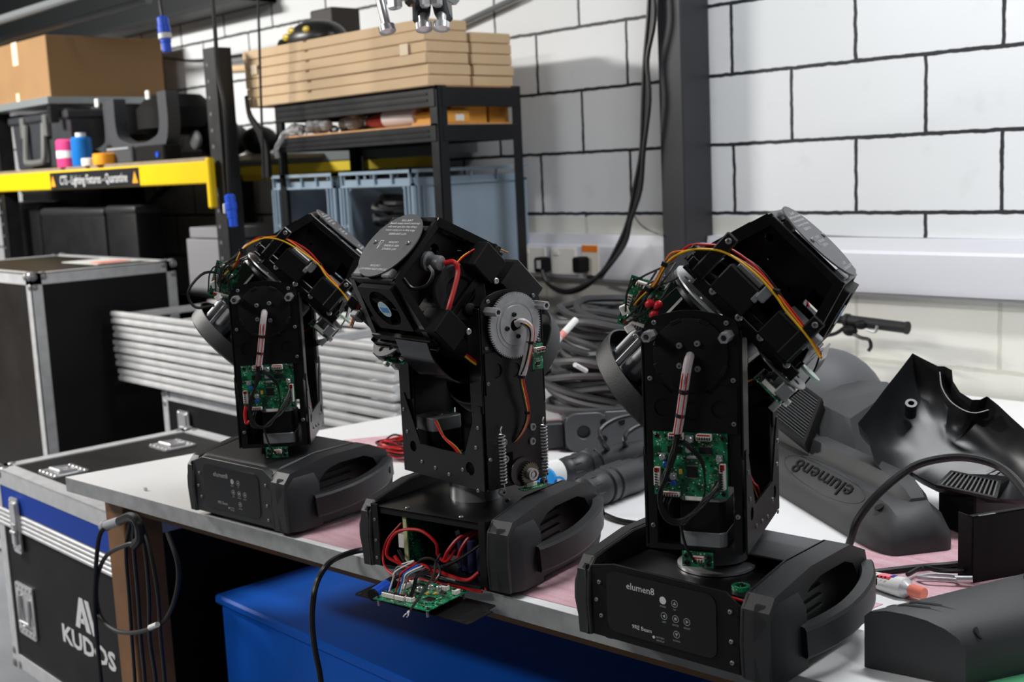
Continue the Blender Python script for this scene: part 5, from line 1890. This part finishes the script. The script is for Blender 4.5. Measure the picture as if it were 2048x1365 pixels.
# dark grey bar with a bored end bracket
A = at_z(1133, 907, ZB)
e = Vector((.62, .78, 0)).normalized()
n_ = Vector((e.y, -e.x, 0))
t = thing('light_bar', 'dark grey metal bar with a bored end bracket below the cable coil', 'light bar', A)
BAR = mat('bar_grey', (72, 73, 76), .45, var=.1, vscale=12)
Mx = fr(Vector((0, 0, 0)), e, (0, 0, 1))   # x along bar, y up, z = toward the viewer side
mb = MB()
mb.M = Mx
mb.bb((.0, .004, -.075), (.42, .088, -.012), .004)
mb.bb((-.06, .006, -.07), (.0, .07, -.03), .003)
mb.build('bar_body', mat('bar_dark', (40, 41, 44), .5), t)
mb = MB()
mb.M = Mx
mb.prism(rrect(0, 0, .105, .098, .028), -.010, .0, 'z', .002, [circ(.045, .05, .0165, 24)])
mb.prism([(.10, .012), (.42, .012), (.42, .098), (.10, .098)], -.010, -.001, 'z', .002)
mb.m = 1
for x, y in ((.095, .072), (.095, .03), (.14, .07)):
    mb.lathe([(.0085, 0), (.0085, .0015), (.006, .0015)], Vector((x, y, 0)), (0, 0, 1), 16)
mb.build('end_bracket', [BAR, BLACKM], t)

# heavy rubber connectors lying by the coil
RUBM = mat('dark_rubber_moulding', (46, 47, 50), .42, bump=.1, bscale=300)


def big_connector(label, a, b, r, blue):
    a, b = Vector(a), Vector(b)
    t = thing('inline_connector', label, 'connector', a - Vector((0, 0, a.z - ZB)))
    o = Vector(t.location)
    d = (b - a)
    L_ = d.length
    prof = [(.0, 0), (r * .62, .002), (r * .86, .012), (r * .9, .022), (r * .84, .024), (r * .88, .04), (r * 1.0, .05), (r * 1.0, .066), (r * .9, .068), (r * .9, .074), (r * 1.04, .076), (r * 1.04, .092), (r * .92, .094), (r * .92, .1), (r * 1.05, .102), (r * 1.05, .112), (r * .96, .114), (r * 1.0, .135), (r * 1.02, L_ * .62), (r * .9, L_ * .68), (r * .82, L_ * .95), (r * .5, L_), (0, L_)]
    MB().lathe(prof, a - o, d, 28).build('connector_body', RUBM, t)
    mb = MB()
    s = d.normalized().cross(Vector((0, 0, 1))).normalized()
    for k in range(10):
        an = 2 * PI * k / 10
        off = (s * math.cos(an) + Vector((0, 0, 1)) * math.sin(an)) * r * .86
        p_ = a - o + d.normalized() * .022 + off
        mb.tube([p_, p_ + d.normalized() * .024], .0022, 5, 1)
    mb.build('grip_rib', RUBM, t)
    lt = a - o + d * .42 + Vector((0, 0, r * .95)) - s * r * .2
    MB().box(lt, (.07, .02, .006), .002, d.to_track_quat('X', 'Z').to_matrix()).build('latch_cover', RUBM, t)
    return t, o


t, o = big_connector('black inline connector with ribbed collar in front of the grey light bar', at_z(1160, 990, ZB + .037), at_z(1325, 930, ZB + .037), .037, False)
t, o = big_connector('black inline connector with blue flap cap lying behind the ribbed one', at_z(1120, 945, ZB + .034), at_z(1310, 898, ZB + .034), .034, True)
q = at_z(1120, 945, ZB + .034) - o
d = (at_z(1120, 945, ZB + .034) - at_z(1310, 898, ZB + .034)).normalized()
MB().lathe([(.030, 0), (.031, .045), (.028, .05)], q + d * .005, d, 24).build('white_sleeve', LABELW, t)
cp = q + d * .03 + Vector((.012, -.03, -.005))
cap = MB().lathe([(.028, 0), (.03, .002), (.03, .010), (.026, .014), (0, .015)], cp, (.55, -.75, .35), 28).build('flap_cap', CYAN, t)
MB().ring(cp + Vector((.035, .012, -.004)), (.6, -.7, .3), .016, .011, .010, 22).build('cap_ring', CYAN, t)
tag(MB().tube([at_z(1120, 1000, ZB + .006), at_z(1190, 1022, ZB + .006), at_z(1240, 1042, ZB + .006), at_z(1310, 1050, ZB + .006), at_z(1400, 1046, ZB + .006)], .0055, 8, 5).build('thin_black_cable', CABLEB), 'black cable lying across the white bench top by the ribbed connector', 'cable')
P_ = [at_d(1300, 900, 2.62), at_z(1262, 925, ZB + .02), at_z(1228, 912, ZB + .03), at_d(1205, 885, 2.66), at_d(1200, 862, 2.68), at_d(1225, 842, 2.7), at_d(1262, 832, 2.72), at_d(1310, 828, 2.74)]
tag(MB().tube(P_, .006, 8, 5).build('looped_cable', CABLEB), 'black cable looping up in front of the grey light bar', 'cable')
P_ = [at_z(1262, 910, ZB + .012), at_d(1250, 885, 2.74), at_d(1255, 866, 2.76), at_d(1285, 850, 2.78), at_d(1330, 850, 2.8)]
tag(MB().tube(P_, .006, 8, 5).build('looped_cable', CABLEB), 'smaller black cable loop beside the larger one by the light bar', 'cable')

# ------------------------------------------------------------------ removed covers
# head cover with a dome and a grille
C0 = Vector((1.745, -.80, ZB))
t = thing('head_cover', 'domed dark grey head cover with a slatted grille lying on the bench', 'cover', C0)
b = bmesh.new()
bmesh.ops.create_uvsphere(b, u_segments=40, v_segments=20, radius=1)
for v in b.verts:
    z = v.co.z
    k = 1.0
    v.co = Vector((v.co.x * .165, v.co.y * .15, max(z, 0) ** .85 * .245 if z > 0 else 0))
mb = MB()
mb.M = Matrix.Rotation(rad(40), 4, 'Z')
mb.bm(b)
mb.build('dome', COVER_LIT, t)
MB().lathe([(.006, 0), (.006, .002)], (-.02, -.03, .236), (0, 0, 1), 14).build('screw_hole', HOLE, t)
# grille patch
G = [at_d(1607, 880, 2.50), at_d(1543, 829, 2.60), at_d(1582, 772, 2.68), at_d(1637, 801, 2.57)]
G = [g - C0 for g in G]
gn = (G[1] - G[0]).cross(G[3] - G[0]).normalized()
if gn.dot(CAM - C0) < 0:
    gn = -gn
gp = lambda s, t_, h: G[0] + (G[1] - G[0]) * s + (G[3] - G[0]) * t_ + gn * h
mb = MB()
q = [(-.06, -.06), (1.06, -.06), (1.06, 1.06), (-.06, 1.06)]
mb.loft([[gp(s, u, -.03) for s, u in q], [gp(s, u, -.006) for s, u in q]])
for (s0, t0, s1, t1) in ((-.08, -.08, -.0, 1.08), (1, -.08, 1.08, 1.08), (0, -.08, 1, 0), (0, 1, 1, 1.08)):
    q = [(s0, t0), (s1, t0), (s1, t1), (s0, t1)]
    mb.loft([[gp(s, u, -.012) for s, u in q], [gp(s, u, .002) for s, u in q]])
gr = mb.build('grille_frame', BLACKM, t)
for k in range(15):
    u = (k + .5) / 15
    q = [(0, u - .013), (1, u - .013), (1, u + .013), (0, u + .013)]
    MB().loft([[gp(s, x, -.01) for s, x in q], [gp(s, x, .0015) for s, x in q]]).build('slat', COVER, gr)
# flat nose block of the cover
N0 = [at_d(1640, 808, 2.60), at_d(1640, 908, 2.52), at_d(1712, 905, 2.50), at_d(1700, 838, 2.52), at_d(1794, 775, 2.62), at_d(1722, 772, 2.74)]
N0 = [x - C0 for x in N0]
bk = Vector((-.62, .6, -.02)) * .09
mb = MB()
mb.add([N0[0], N0[1], N0[2], N0[3], N0[4], N0[5], N0[0] + bk, N0[1] + bk, N0[5] + bk, N0[4] + bk, Vector((N0[4].x, N0[4].y, .02)), Vector((N0[4].x, N0[4].y, .02)) + bk],
       [[0, 1, 2, 3], [0, 3, 4, 5], [3, 2, 10, 4], [0, 6, 7, 1], [5, 8, 6, 0], [4, 9, 8, 5], [4, 10, 11, 9]], False)
mb.build('nose_block', COVER, t)

# open head shell seen from inside
O_ = at_d(1875, 860, 2.30)
ux = (at_d(2075, 900, 2.22) - at_d(1705, 850, 2.34)).normalized()
vy0 = at_d(1835, 707, 2.50) - at_d(1900, 990, 2.24)
M2 = fr(O_, ux, vy0)
ux, vy, nn = M2.col[0].xyz, M2.col[1].xyz, M2.col[2].xyz
if nn.dot(CAM - O_) < 0:
    nn = -nn


def on_plane(px, py):
    d = ray(px, py)
    k = (O_ - CAM).dot(nn) / d.dot(nn)
    q = CAM + d * k - O_
    return q.dot(ux), q.dot(vy)


out_px = [(1825, 707), (1850, 720), (1876, 733), (1889, 733), (1904, 741), (1906, 763), (1920, 785), (1944, 800), (1960, 800), (1974, 793), (1997, 811), (2022, 835), (2050, 860), (2085, 900), (2100, 960), (2075, 1005), (2040, 1000), (1994, 998), (1935, 985), (1876, 973), (1840, 955), (1818, 941), (1795, 951), (1770, 948), (1750, 925), (1738, 885), (1720, 868), (1716, 847), (1740, 818), (1770, 778), (1800, 740)]
oc = [on_plane(*q) for q in out_px]
cx = sum(x for x, y in oc) / len(oc)
cy = sum(y for x, y in oc) / len(oc)
t = thing('head_shell', 'upturned black head cover showing its hollow inside with a round cut-out', 'cover', (O_.x, O_.y, ZB))
TO = Matrix.Translation(Vector((O_.x, O_.y, ZB))).inverted()
mb = MB()
NR = 16


def bowl(off):
    rows = []
    for i in range(NR + 1):
        s = i / NR
        row = []
        for (x, y) in oc:
            dep = -.075 * (1 - s ** 5)
            row.append(TO @ (O_ + ux * (cx + (x - cx) * s) + vy * (cy + (y - cy) * s) + nn * (dep + off)))
        rows.append(row)
    return rows


r1 = bowl(0)
r2 = bowl(-.0035)
mb.loft(r1[1:], cap=False)
mb.add(r1[1], [list(range(len(oc)))])
mb.loft(r2[1:], cap=False)
mb.add(r2[1], [list(range(len(oc)))])
mb.loft([r1[-1], r2[-1]], cap=False)
mb.build('shell', PLASTIC_IN, t)
# raised rim round the cut-out
P2 = lambda px, py, h: TO @ (O_ + ux * on_plane(px, py)[0] + vy * on_plane(px, py)[1] + nn * h)
arc = [(1880, 740), (1884, 770), (1900, 797), (1925, 815), (1950, 822), (1978, 816)]
mb = MB()
mb.sweep([(-.0012, -.012), (.0012, -.012), (.0012, .010), (-.0012, .010)], spline([P2(x, y, -.016) for x, y in arc], 5), up=nn)
mb.build('cut_out_rim', PLASTIC_IN, t)
q = P2(1823, 797, -.05)
MB().lathe([(.011, 0), (.0115, .036), (.006, .036), (.006, .02)], q, nn, 20).build('screw_boss', PLASTIC_IN, t)
gq = [P2(1876, 975, .004), P2(1990, 1000, .004), P2(2002, 945, -.03), P2(1905, 925, -.03)]
g_ = lambda s, u, h: gq[0] + (gq[1] - gq[0]) * s + (gq[3] + (gq[2] - gq[3]) * s - gq[0] - (gq[1] - gq[0]) * s) * u + nn * h
mb = MB()
for (s0, u0, s1, u1) in ((-.03, -.05, 1.03, .05), (-.03, .95, 1.03, 1.05), (-.03, 0, .02, 1), (.98, 0, 1.03, 1)):
    q = [(s0, u0), (s1, u0), (s1, u1), (s0, u1)]
    mb.loft([[g_(s, u, -.004) for s, u in q], [g_(s, u, .004) for s, u in q]])
gf = mb.build('inner_grille', PLASTIC_IN, t)
for k in range(12):
    s = (k + .5) / 12
    q = [(s - .016, .03), (s + .016, .03), (s + .016, .97), (s - .016, .97)]
    MB().loft([[g_(a_, u, -.006) for a_, u in q], [g_(a_, u, .004) for a_, u in q]]).build('slat', mat('dusty_slat', (86, 86, 84), .5), gf)
q = [at_z(1876, 1052, ZB).xy, at_z(1950, 1082, ZB).xy, at_z(2090, 1010, ZB).xy, at_z(1990, 970, ZB).xy]
MB().prism([tuple(Vector((v.x, v.y)) - Vector((O_.x, O_.y))) for v in q], .001, .088, 'z', .004).build('lower_block', BLACKM, t)  # plain dark block on the bench below the shell
# clear patches of scuffed label inside
mb = MB()
for (x, y, w_, h_) in ((1868, 868, .024, .006), (1990, 893, .02, .003), (1997, 900, .02, .003)):
    c2 = P2(x, y, -.068)
    mb.box(c2, (w_, h_, .0006), 0, M2.to_3x3() @ Matrix.Rotation(rad(35), 3, 'Z'))
mb.build('moulding_mark', mat('scuff_grey', (88, 89, 92), .4), t)


# long arm covers
def arm_cover(name, label, A, B, wid, hgt, text=None, lift=0.0, roll=0.0, holes=True):
    A, B = Vector(A), Vector(B)
    e = (B - A).normalized()
    L_ = (B - A).length
    t = thing(name, label, 'cover', A - Vector((0, 0, lift)))
    M = fr(Vector((0, 0, lift)), e, Vector((0, 0, 1)).cross(e))
    M = M @ Matrix.Rotation(roll, 4, 'X')
    mb = MB()
    mb.M = M
    rows = []
    for x, k, kz in ((0, .9, .75), (.012, 1, .95), (.05, 1, 1), (L_ - .10, 1, 1), (L_ - .05, .97, .92), (L_ - .02, .86, .72), (L_ - .004, .72, .5), (L_, .6, .3)):
        h2, w2 = hgt * kz, wid * k / 2
        rows.append([Vector((x, y, z)) for y, z in ((-w2, 0), (w2, 0), (w2, h2 * .42), (w2 * .86, h2 * .7), (w2 * .52, h2), (-w2 * .52, h2), (-w2 * .86, h2 * .7), (-w2, h2 * .42))])
    mb.loft(rows)
    mb.build('cover_shell', COVER, t)
    if text:
        # raised lettering inside an oval outline on the sloped face toward the viewer
        mb = MB()
        tn = Vector((0, -(hgt * .3), -(wid * .17))).normalized()
        p0 = Vector((L_ * .58, -wid * .5 * .69, hgt * .85))
        up = Vector((0, -wid * .17, -hgt * .3)).normalized()
        nrm = Vector((-1, 0, 0)).cross(up).normalized()
        Mt = Matrix.Identity(4)
        for i in range(3):
            Mt[i][0], Mt[i][1], Mt[i][2], Mt[i][3] = (-1, 0, 0)[i], up[i], nrm[i], p0[i]
        mb.M = M @ Mt
        mb.text('elumen8', .046, Matrix.Identity(4), .0022, sx=1.55)
        mb.build('raised_lettering', BLACKM, t)
        mb = MB()
        mb.M = M @ Mt
        mb.tube([Vector((.17 * math.cos(a_ * 2 * PI / 40), .03 * math.sin(a_ * 2 * PI / 40), .0003)) for a_ in range(40)], .0012, 5, 1, closed=True)
        mb.build('raised_oval', COVER, t)
    if holes:
        mb = MB()
        mb.M = M
        mb.lathe([(.009, 0), (.009, .0015)], Vector((L_ - .06, -wid * .33, hgt * .86)), Vector((0, -.6, 1)), 18)
        mb.build('screw_hole', HOLE, t)
    return t


t1 = arm_cover('arm_cover', 'long dark grey arm cover with raised lettering lying on the pink film', at_z(1535, 931, ZB + .001), at_z(1846, 1108, ZB + .001), .155, .085, True)
t2 = arm_cover('arm_cover', 'plain long dark arm cover lying behind the lettered one', at_z(1490, 858, ZB + .055) , at_z(1838, 1030, ZB + .055), .07, .06, None, .055, 0, False)
for ch in list(t2.children):            # the raised flange belongs to the lettered cover
    ch.name = 'raised_flange'
    ch.parent = t1
    ch.matrix_local = Matrix.Translation(t2.location - t1.location)
bpy.data.objects.remove(t2)

# vaulted cover at the bench front
P0, P1 = at_z(1729, 1335, ZB + .001), at_z(1931, 1377, ZB + .001)
e = (P1 - P0).normalized()
wv = (P1 - P0).length
t = thing('arm_cover', 'vaulted black arm cover with two slots beside the green mat', 'cover', P0)
M = fr(Vector((0, 0, 0)), e, Vector((0, 0, 1)).cross(e))
mb = MB()
mb.M = M
hv = .082
sec = [(0, 0), (wv, 0), (wv, hv * .62), (wv * .93, hv * .80), (wv * .80, hv * .93), (wv * .62, hv * 1.02), (wv * .42, hv * 1.06), (wv * .22, hv * 1.06), (wv * .06, hv * 1.0), (0, hv * .9)]
SHR = .62
rows = []
for y, k in ((0, 1), (.004, 1.01), (.09, 1.02), (.22, 1.07), (.33, 1.08), (.42, 1.08)):
    rows.append([Vector((x * (1 + .6 * y) + SHR * y, y, z * k if z > hv * .3 else (0 if y < .12 else .03 * min(1, (y - .12) / .05)))) for x, z in sec])
mb.loft(rows)
mb.build('cover_shell', COVER, t)
mb = MB()
mb.M = M


def vault_z(x, y):
    s = x / wv
    k = 1 + .02 * min(1, y / .09) + (.05 * min(1, (y - .09) / .13) if y > .09 else 0)
    for (x0, z0_), (x1, z1_) in zip(sec[2:], sec[3:]):
        if x1 <= x <= x0:
            return (z0_ + (z1_ - z0_) * (x0 - x) / (x0 - x1)) * k
    return hv * k


for y in (.026, .042):
    mb.sweep([(-.0035, -.002), (.0035, -.002), (.0035, .0014), (-.0035, .0014)], [Vector((x + SHR * y, y + .02 * (x / wv), vault_z(x, y))) for x in [wv * (.16 + .56 * i / 10) for i in range(11)]], up=(0, 0, 1))
mb.build('vent_slot', HOLE, t)
for (x, y, d_) in ((wv * .92, .03, (.8, 0, .6)), (wv * .035, .035, (-.3, 0, 1))):
    mb = MB()
    mb.M = M
    mb.lathe([(.0085, -.001), (.0085, .0015)], Vector((x + SHR * y, y, vault_z(x, y))), Vector(d_), 18)
    mb.build('screw_hole', HOLE, t)
mb = MB()
mb.M = M @ Matrix.Translation((wv * .36 + SHR * .25, .25, vault_z(wv * .36, .25) + .002)) @ Matrix.Rotation(rad(-122), 4, 'Z')
mb.text('elumen8', .04, Matrix.Identity(4), .003)
mb.build('raised_lettering', BLACKM, t)

# thin steel base cover standing on edge
P0 = at_z(1944, 1168, ZB + .001)
e = Vector((.42, .91, 0)).normalized()
n_ = Vector((-e.y, e.x, 0))
t = thing('base_cover', 'folded black steel base cover standing on edge behind the vaulted cover', 'cover', P0)
M = fr(Vector((0, 0, 0)), e, (0, 0, 1))
mb = MB()
mb.M = M
mb.bb((0, 0, -.002), (.34, .112, 0))
mb.bb((0, 0, -.035), (.002, .112, 0))
mb.bb((0, .110, -.012), (.34, .112, 0))
mb.m = 1
mb.bb((.012, .1118, -.0035), (.045, .1128, .0008))
mb.build('folded_sheet', [BLACKM, GREYM], t)

# fat black cable arching over the covers
pts = [at_z(1640, 1110, ZB + .008), at_z(1685, 1118, ZB + .01), at_d(1700, 1085, 2.05), at_d(1716, 1040, 2.04), at_d(1760, 985, 2.04), at_d(1825, 935, 2.04), at_d(1890, 917, 2.02), at_d(1950, 918, 1.98), at_d(2005, 938, 1.94), at_d(2050, 985, 1.88), at_d(2090, 1060, 1.84), at_z(2110, 1180, ZB + .008)]
tag(MB().tube(pts, .0068, 10, 6).build('arched_cable', CABLEB), 'black cable arching over the removed covers', 'cable')
pts = [at_z(1650, 1150, ZB + .007), at_z(1740, 1146, ZB + .007), at_z(1830, 1136, ZB + .007), at_z(1935, 1126, ZB + .007), at_z(2050, 1100, ZB + .007)]
tag(MB().tube(pts, .0055, 8, 5).build('flat_cable', CABLEB), 'black cable lying straight behind the glue tube', 'cable')
# steel safety rope and hook
pts = [at_z(1815, 1150, ZB + .012), at_z(1845, 1136, ZB + .014), at_z(1880, 1142, ZB + .016), at_z(1930, 1142, ZB + .016), at_z(1990, 1132, ZB + .016)]
t = thing('safety_rope', 'black twisted safety rope with a silver hook behind the vaulted cover', 'rope', pts[0])
T = Matrix.Translation(-pts[0])
MB().tube(pts, .004, 7, 6).build('rope', BLKW, t, T)
hk = at_z(1880, 1152, ZB + .012)
mb = MB()
mb.tube([hk + Vector((-.03, -.02, -.004)), hk + Vector((-.01, -.024, 0)), hk + Vector((.012, -.012, 0)), hk + Vector((.03, .0, 0)), hk + Vector((.02, .012, 0)), hk + Vector((-.012, -.004, 0)), hk + Vector((-.03, -.02, -.004))], .0032, 7, 4)
mb.tube([hk + Vector((.026, 0, 0)), hk + Vector((.05, .012, .002))], .0055, 8, 1)
mb.build('hook', STEEL, t, T)
# glue tube
a, b_ = at_z(1722, 1152, ZB + .011), at_z(1826, 1182, ZB + .016)
t = thing('glue_tube', 'crumpled white glue tube with red and blue print and a pink cap', 'tube', a)
e = (b_ - a).normalized()
L_ = (b_ - a).length
M = fr(Vector((0, 0, 0)), e, Vector((0, 0, 1)).cross(e))
mb = MB()
mb.M = M
rows = []
TUBEP = []
for x, w_, h_ in ((-.04, .021, .001), (-.03, .021, .003), (0, .021, .008), (L_ * .35, .0205, .012), (L_ * .6, .0195, .0145), (L_ * .78, .0185, .0165), (L_ * .86, .017, .0165), (L_ * .93, .010, .010), (L_ * .96, .0085, .0085)):
    rows.append([Vector((x, w_ * math.cos(k * 2 * PI / 20), h_ * math.sin(k * 2 * PI / 20) + rnd.uniform(-.0006, .0006))) for k in range(20)])
mb.loft(rows[:7], cap=False)
mb.m = 1
mb.loft(rows[6:])
mb.build('tube_body', [LABELW, ALU], t)
mb = MB()
mb.M = M
mb.lathe([(.0095, L_ * .96), (.0105, L_ * .98), (.0095, L_ * 1.2), (.008, L_ * 1.21)], (0, 0, 0), (1, 0, 0), 18)
mb.build('cap', mat('salmon_cap', (238, 132, 112), .45), t)
NAVY = mat('navy_print', (44, 50, 150), .5)
REDPR = mat('red_print', (214, 40, 56), .5)
def tube_patch(x0, x1, a0, a1, mt, nm):
    mb = MB()
    mb.M = M
    q = []
    for x in (x0, x1):
        row = []
        for k in range(7):
            an = rad(a0 + (a1 - a0) * k / 6)
            f = x / (L_ * .78)
            w_, h_ = .021 - .0025 * max(0, f), .0085 + .008 * max(0, f)
            row.append(Vector((x, (w_ + .0006) * math.cos(an), (h_ + .0008) * math.sin(an))))
        q.append(row)
    mb.loft(q, cap=False, close=False)
    mb.build(nm, mt, t)
tube_patch(-.02, L_ * .22, 215, 275, NAVY, 'blue_print') if False else None
tube_patch(-.02, L_ * .10, 60, 125, NAVY, 'blue_print')
tube_patch(L_ * .02, L_ * .34, 95, 128, REDPR, 'red_print')
tube_patch(L_ * .40, L_ * .62, 60, 120, mat('pink_print', (240, 140, 150), .5), 'pink_print')
tube_patch(L_ * .62, L_ * .70, 55, 110, NAVY, 'blue_print')
tube_patch(L_ * .40, L_ * .66, 112, 128, REDPR, 'red_print')
mb = MB()
for k in range(9):
    mb.M = M @ Matrix.Translation((L_ * (.0 + .075 * k), -.0135, .0075 + .0009 * k)) @ Matrix.Rotation(rad(60), 4, 'X')
    mb.bb((-.0014, -.0012, 0), (.0014, .0012, .0012))
mb.build('small_print', CHIP, t)

# ------------------------------------------------------------------ bicycle handlebar against the wall
t = thing('bicycle_handlebar', 'black bicycle handlebar with brake lever leaning against the wall behind the covers', 'handlebar', (1.16, -.13, ZB))
T = Matrix.Translation((-1.16, .13, -ZB))
Yh = -.13
bar = [at_y(x, y, Yh) for x, y in ((1500, 640), (1560, 634), (1610, 633), (1650, 636), (1700, 642))]
MB().tube(bar, .0125, 12, 5).build('bar', BLACKM, t, T)
g0_, g1_ = at_y(1695, 641, Yh), at_y(1812, 656, Yh)
mb = MB().tube([g0_, g0_ + (g1_ - g0_) * .3, g0_ + (g1_ - g0_) * .6, g1_], .0165, 14, 3)
mb.lathe([(.019, 0), (.019, .006)], g1_, g1_ - g0_, 16).lathe([(.020, 0), (.020, .012)], g0_ - (g1_ - g0_) * .04, g1_ - g0_, 16)
mb.build('grip', RUBBER, t, T)
P = lambda x, y, dy=0: at_y(x, y, Yh + dy)
mb = MB()
mb.sphere(P(1700, 662, -.02), .018, 8, (1.3, 1, .9)).sphere(P(1722, 650, -.015), .016, 8, (1.2, 1, .9))
mb.tube([P(1690, 655, -.02), P(1670, 668, -.025), P(1645, 672, -.02), P(1600, 676, 0)], .006, 7, 4)
mb.build('brake_body', BLACKM, t, T)
MB().tube([P(1705, 668, -.025), P(1722, 676, -.03), P(1738, 680, -.03), P(1742, 693, -.03), P(1737, 702, -.03)], .0055, 7, 4).build('brake_lever', BLACK, t, T)
MB().tube([P(1735, 660, -.02), P(1750, 664, -.025), P(1755, 652, -.02)], .0045, 7, 4).build('shift_lever', GREYM, t, T)
MB().tube([P(1560, 634), P(1556, 700, .0), P(1552, 740, -.0), Vector((P(1552, 740).x, Yh - .03, ZB + .012))], .016, 12, 3).build('stem', BLACK, t, T)
MB().sphere(P(1632, 668, -.03), .013, 8).bb(P(1622, 674, -.03), P(1640, 664, -.01)).build('red_reflector', REDP, t, T)
MB().bb(P(1612, 702, -.03), P(1640, 682, -.008), .004).build('orange_bracket', ORANGE, t, T)

# ------------------------------------------------------------------ hook clamps hanging from a bar above
bz = 2.075
bar_dir = Vector((.684, .728, 0))
B0 = at_d(700, -115, 2.62)
mb = MB().tube([B0 - bar_dir * .5, B0 + bar_dir * .7], .0245, 14, 1)
# the bar hangs on two droppers from the ceiling
for k in (-.45, .65):
    mb.tube([B0 + bar_dir * k, Vector((*(B0 + bar_dir * k).xy, ZT - .001))], .008, 8, 1)
lb_ = mb.build('lighting_bar', GREYM)
tag(lb_, 'grey lighting bar that the silver clamps hang from', 'lighting bar')
CHROME = mat('chrome', (226, 228, 230), .12, metal=1)
for i, (px, lab) in enumerate(((752, 'silver hook clamp over the rear of the carton pile, mostly out of view'), (836, 'silver hook clamp above the middle of the flat cartons'), (882, 'silver hook clamp above the end of the carton pile'))):
    q = at_d(px, -80, 2.62)
    s = (q - B0).dot(bar_dir)
    q = B0 + bar_dir * s
    t = thing('hook_clamp', lab, 'clamp', q, 0, 'hook clamps on the lighting bar')
    d = bar_dir
    nrm = Vector((d.y, -d.x, 0))
    M = fr(Vector((0, 0, 0)), nrm, (0, 0, 1)) @ Matrix.Rotation(rad(35 - 22 * i), 4, 'Y') @ Matrix.Scale(1.7, 4)
    mb = MB()
    mb.M = M
    ar = [(.033 * math.cos(rad(a_)), .033 * math.sin(rad(a_))) for a_ in range(-60, 241, 20)]
    mb.sweep([(-.0055, -.016), (.0055, -.016), (.0055, .016), (-.0055, .016)], [Vector((x, y, 0)) for x, y in ar], up=(0, 0, 1))
    mb.bb((-.034, -.078 if i else -.05, -.014), (-.020, -.02, .014), .004)
    mb.bb((-.034, -.080 if i else -.05, -.016), (.024, -.066 if i else -.038, .016), .005)
    mb.build('clamp_body', CHROME, t)
    mb = MB()
    mb.M = M
    mb.prism([(-.012, -.104), (.012, -.098), (.040, -.072), (.034, -.054), (.014, -.066), (-.006, -.07)], -.010, .010, 'z', .003)
    if i:
        mb.build('clamp_jaw', mat('dark_chrome', (70, 72, 75), .2, metal=.9), t)
    mb = MB()
    mb.M = M
    mb.lathe([(.006, 0), (.006, .05), (.011, .05), (.011, .058), (.005, .06)], Vector((.0, -.06, 0)), Vector((.35, -1, 0)), 12)
    mb.bb((.03, -.09, -.006), (.052, -.035, .006), .003)
    mb.build('wing_bolt', STEEL, t)

# ------------------------------------------------------------------ leads hanging on the bench leg
YL = -2.10
t = thing('coiled_lead', 'black cable with a grey plug coiled and hung on the bench leg', 'cable', (.52, YL, .35))
T = Matrix.Translation((-.52, -YL, -.35))
Q = lambda x, y, dy=0: at_y(x, y, YL + dy)
k1 = [Q(218, 1048, -.02), Q(250, 1035, -.03), Q(268, 1050, -.035), Q(275, 1085, -.03), Q(255, 1090, -.03), Q(215, 1110, -.03), Q(196, 1150, -.03), Q(193, 1200, -.03), Q(205, 1240, -.03), Q(240, 1265, -.03), Q(290, 1262, -.03), Q(330, 1240, -.02), Q(352, 1190, -.015), Q(356, 1130, -.015), Q(335, 1065, -.015)]
MB().tube(k1, .0052, 8, 5).build('cable_loop', CABLEB, t, T)
k2 = [Q(218, 1048, -.02), Q(200, 1070, -.035), Q(193, 1120, -.04), Q(189, 1200, -.04), Q(194, 1280, -.04), Q(201, 1350, -.03), Q(212, 1460, -.03)]
MB().tube(k2, .0055, 8, 5).build('hanging_end', CABLEB, t, T)
for j, (xs) in enumerate(((252, 258, 264, 270), (268, 276, 282, 290), (290, 298, 300, 312), (300, 316, 322, 330))):
    pts = [Q(262 + 6 * j, 1040, -.02), Q(xs[0], 1100, -.025), Q(xs[1], 1190, -.025), Q(xs[2], 1280, -.025), Q(xs[3], 1365, -.02), Q(xs[3] + 6, 1500, -.02)]
    MB().tube(pts, .0045, 7, 4).build('hanging_strand', CABLEB, t, T)
mb = MB().tube([Q(212, 1052, -.02), Q(240, 1043, -.028)], .0115, 12, 1)
mb.tube([Q(207, 1054, -.02), Q(213, 1052, -.02)], .013, 12, 1)
mb.build('grey_plug', GREYPL, t, T)
MB().tube([Q(240, 1042, -.03), Q(262, 1034, -.034), Q(276, 1046, -.034), Q(280, 1075, -.03), Q(268, 1092, -.03)], .0105, 8, 5).build('cable_knot', CABLEB, t, T)
MB().cyl(Q(300, 1256, -.035), Q(315, 1250, -.035), .0062, n=10).build('cable_label', LABELW, t, T)
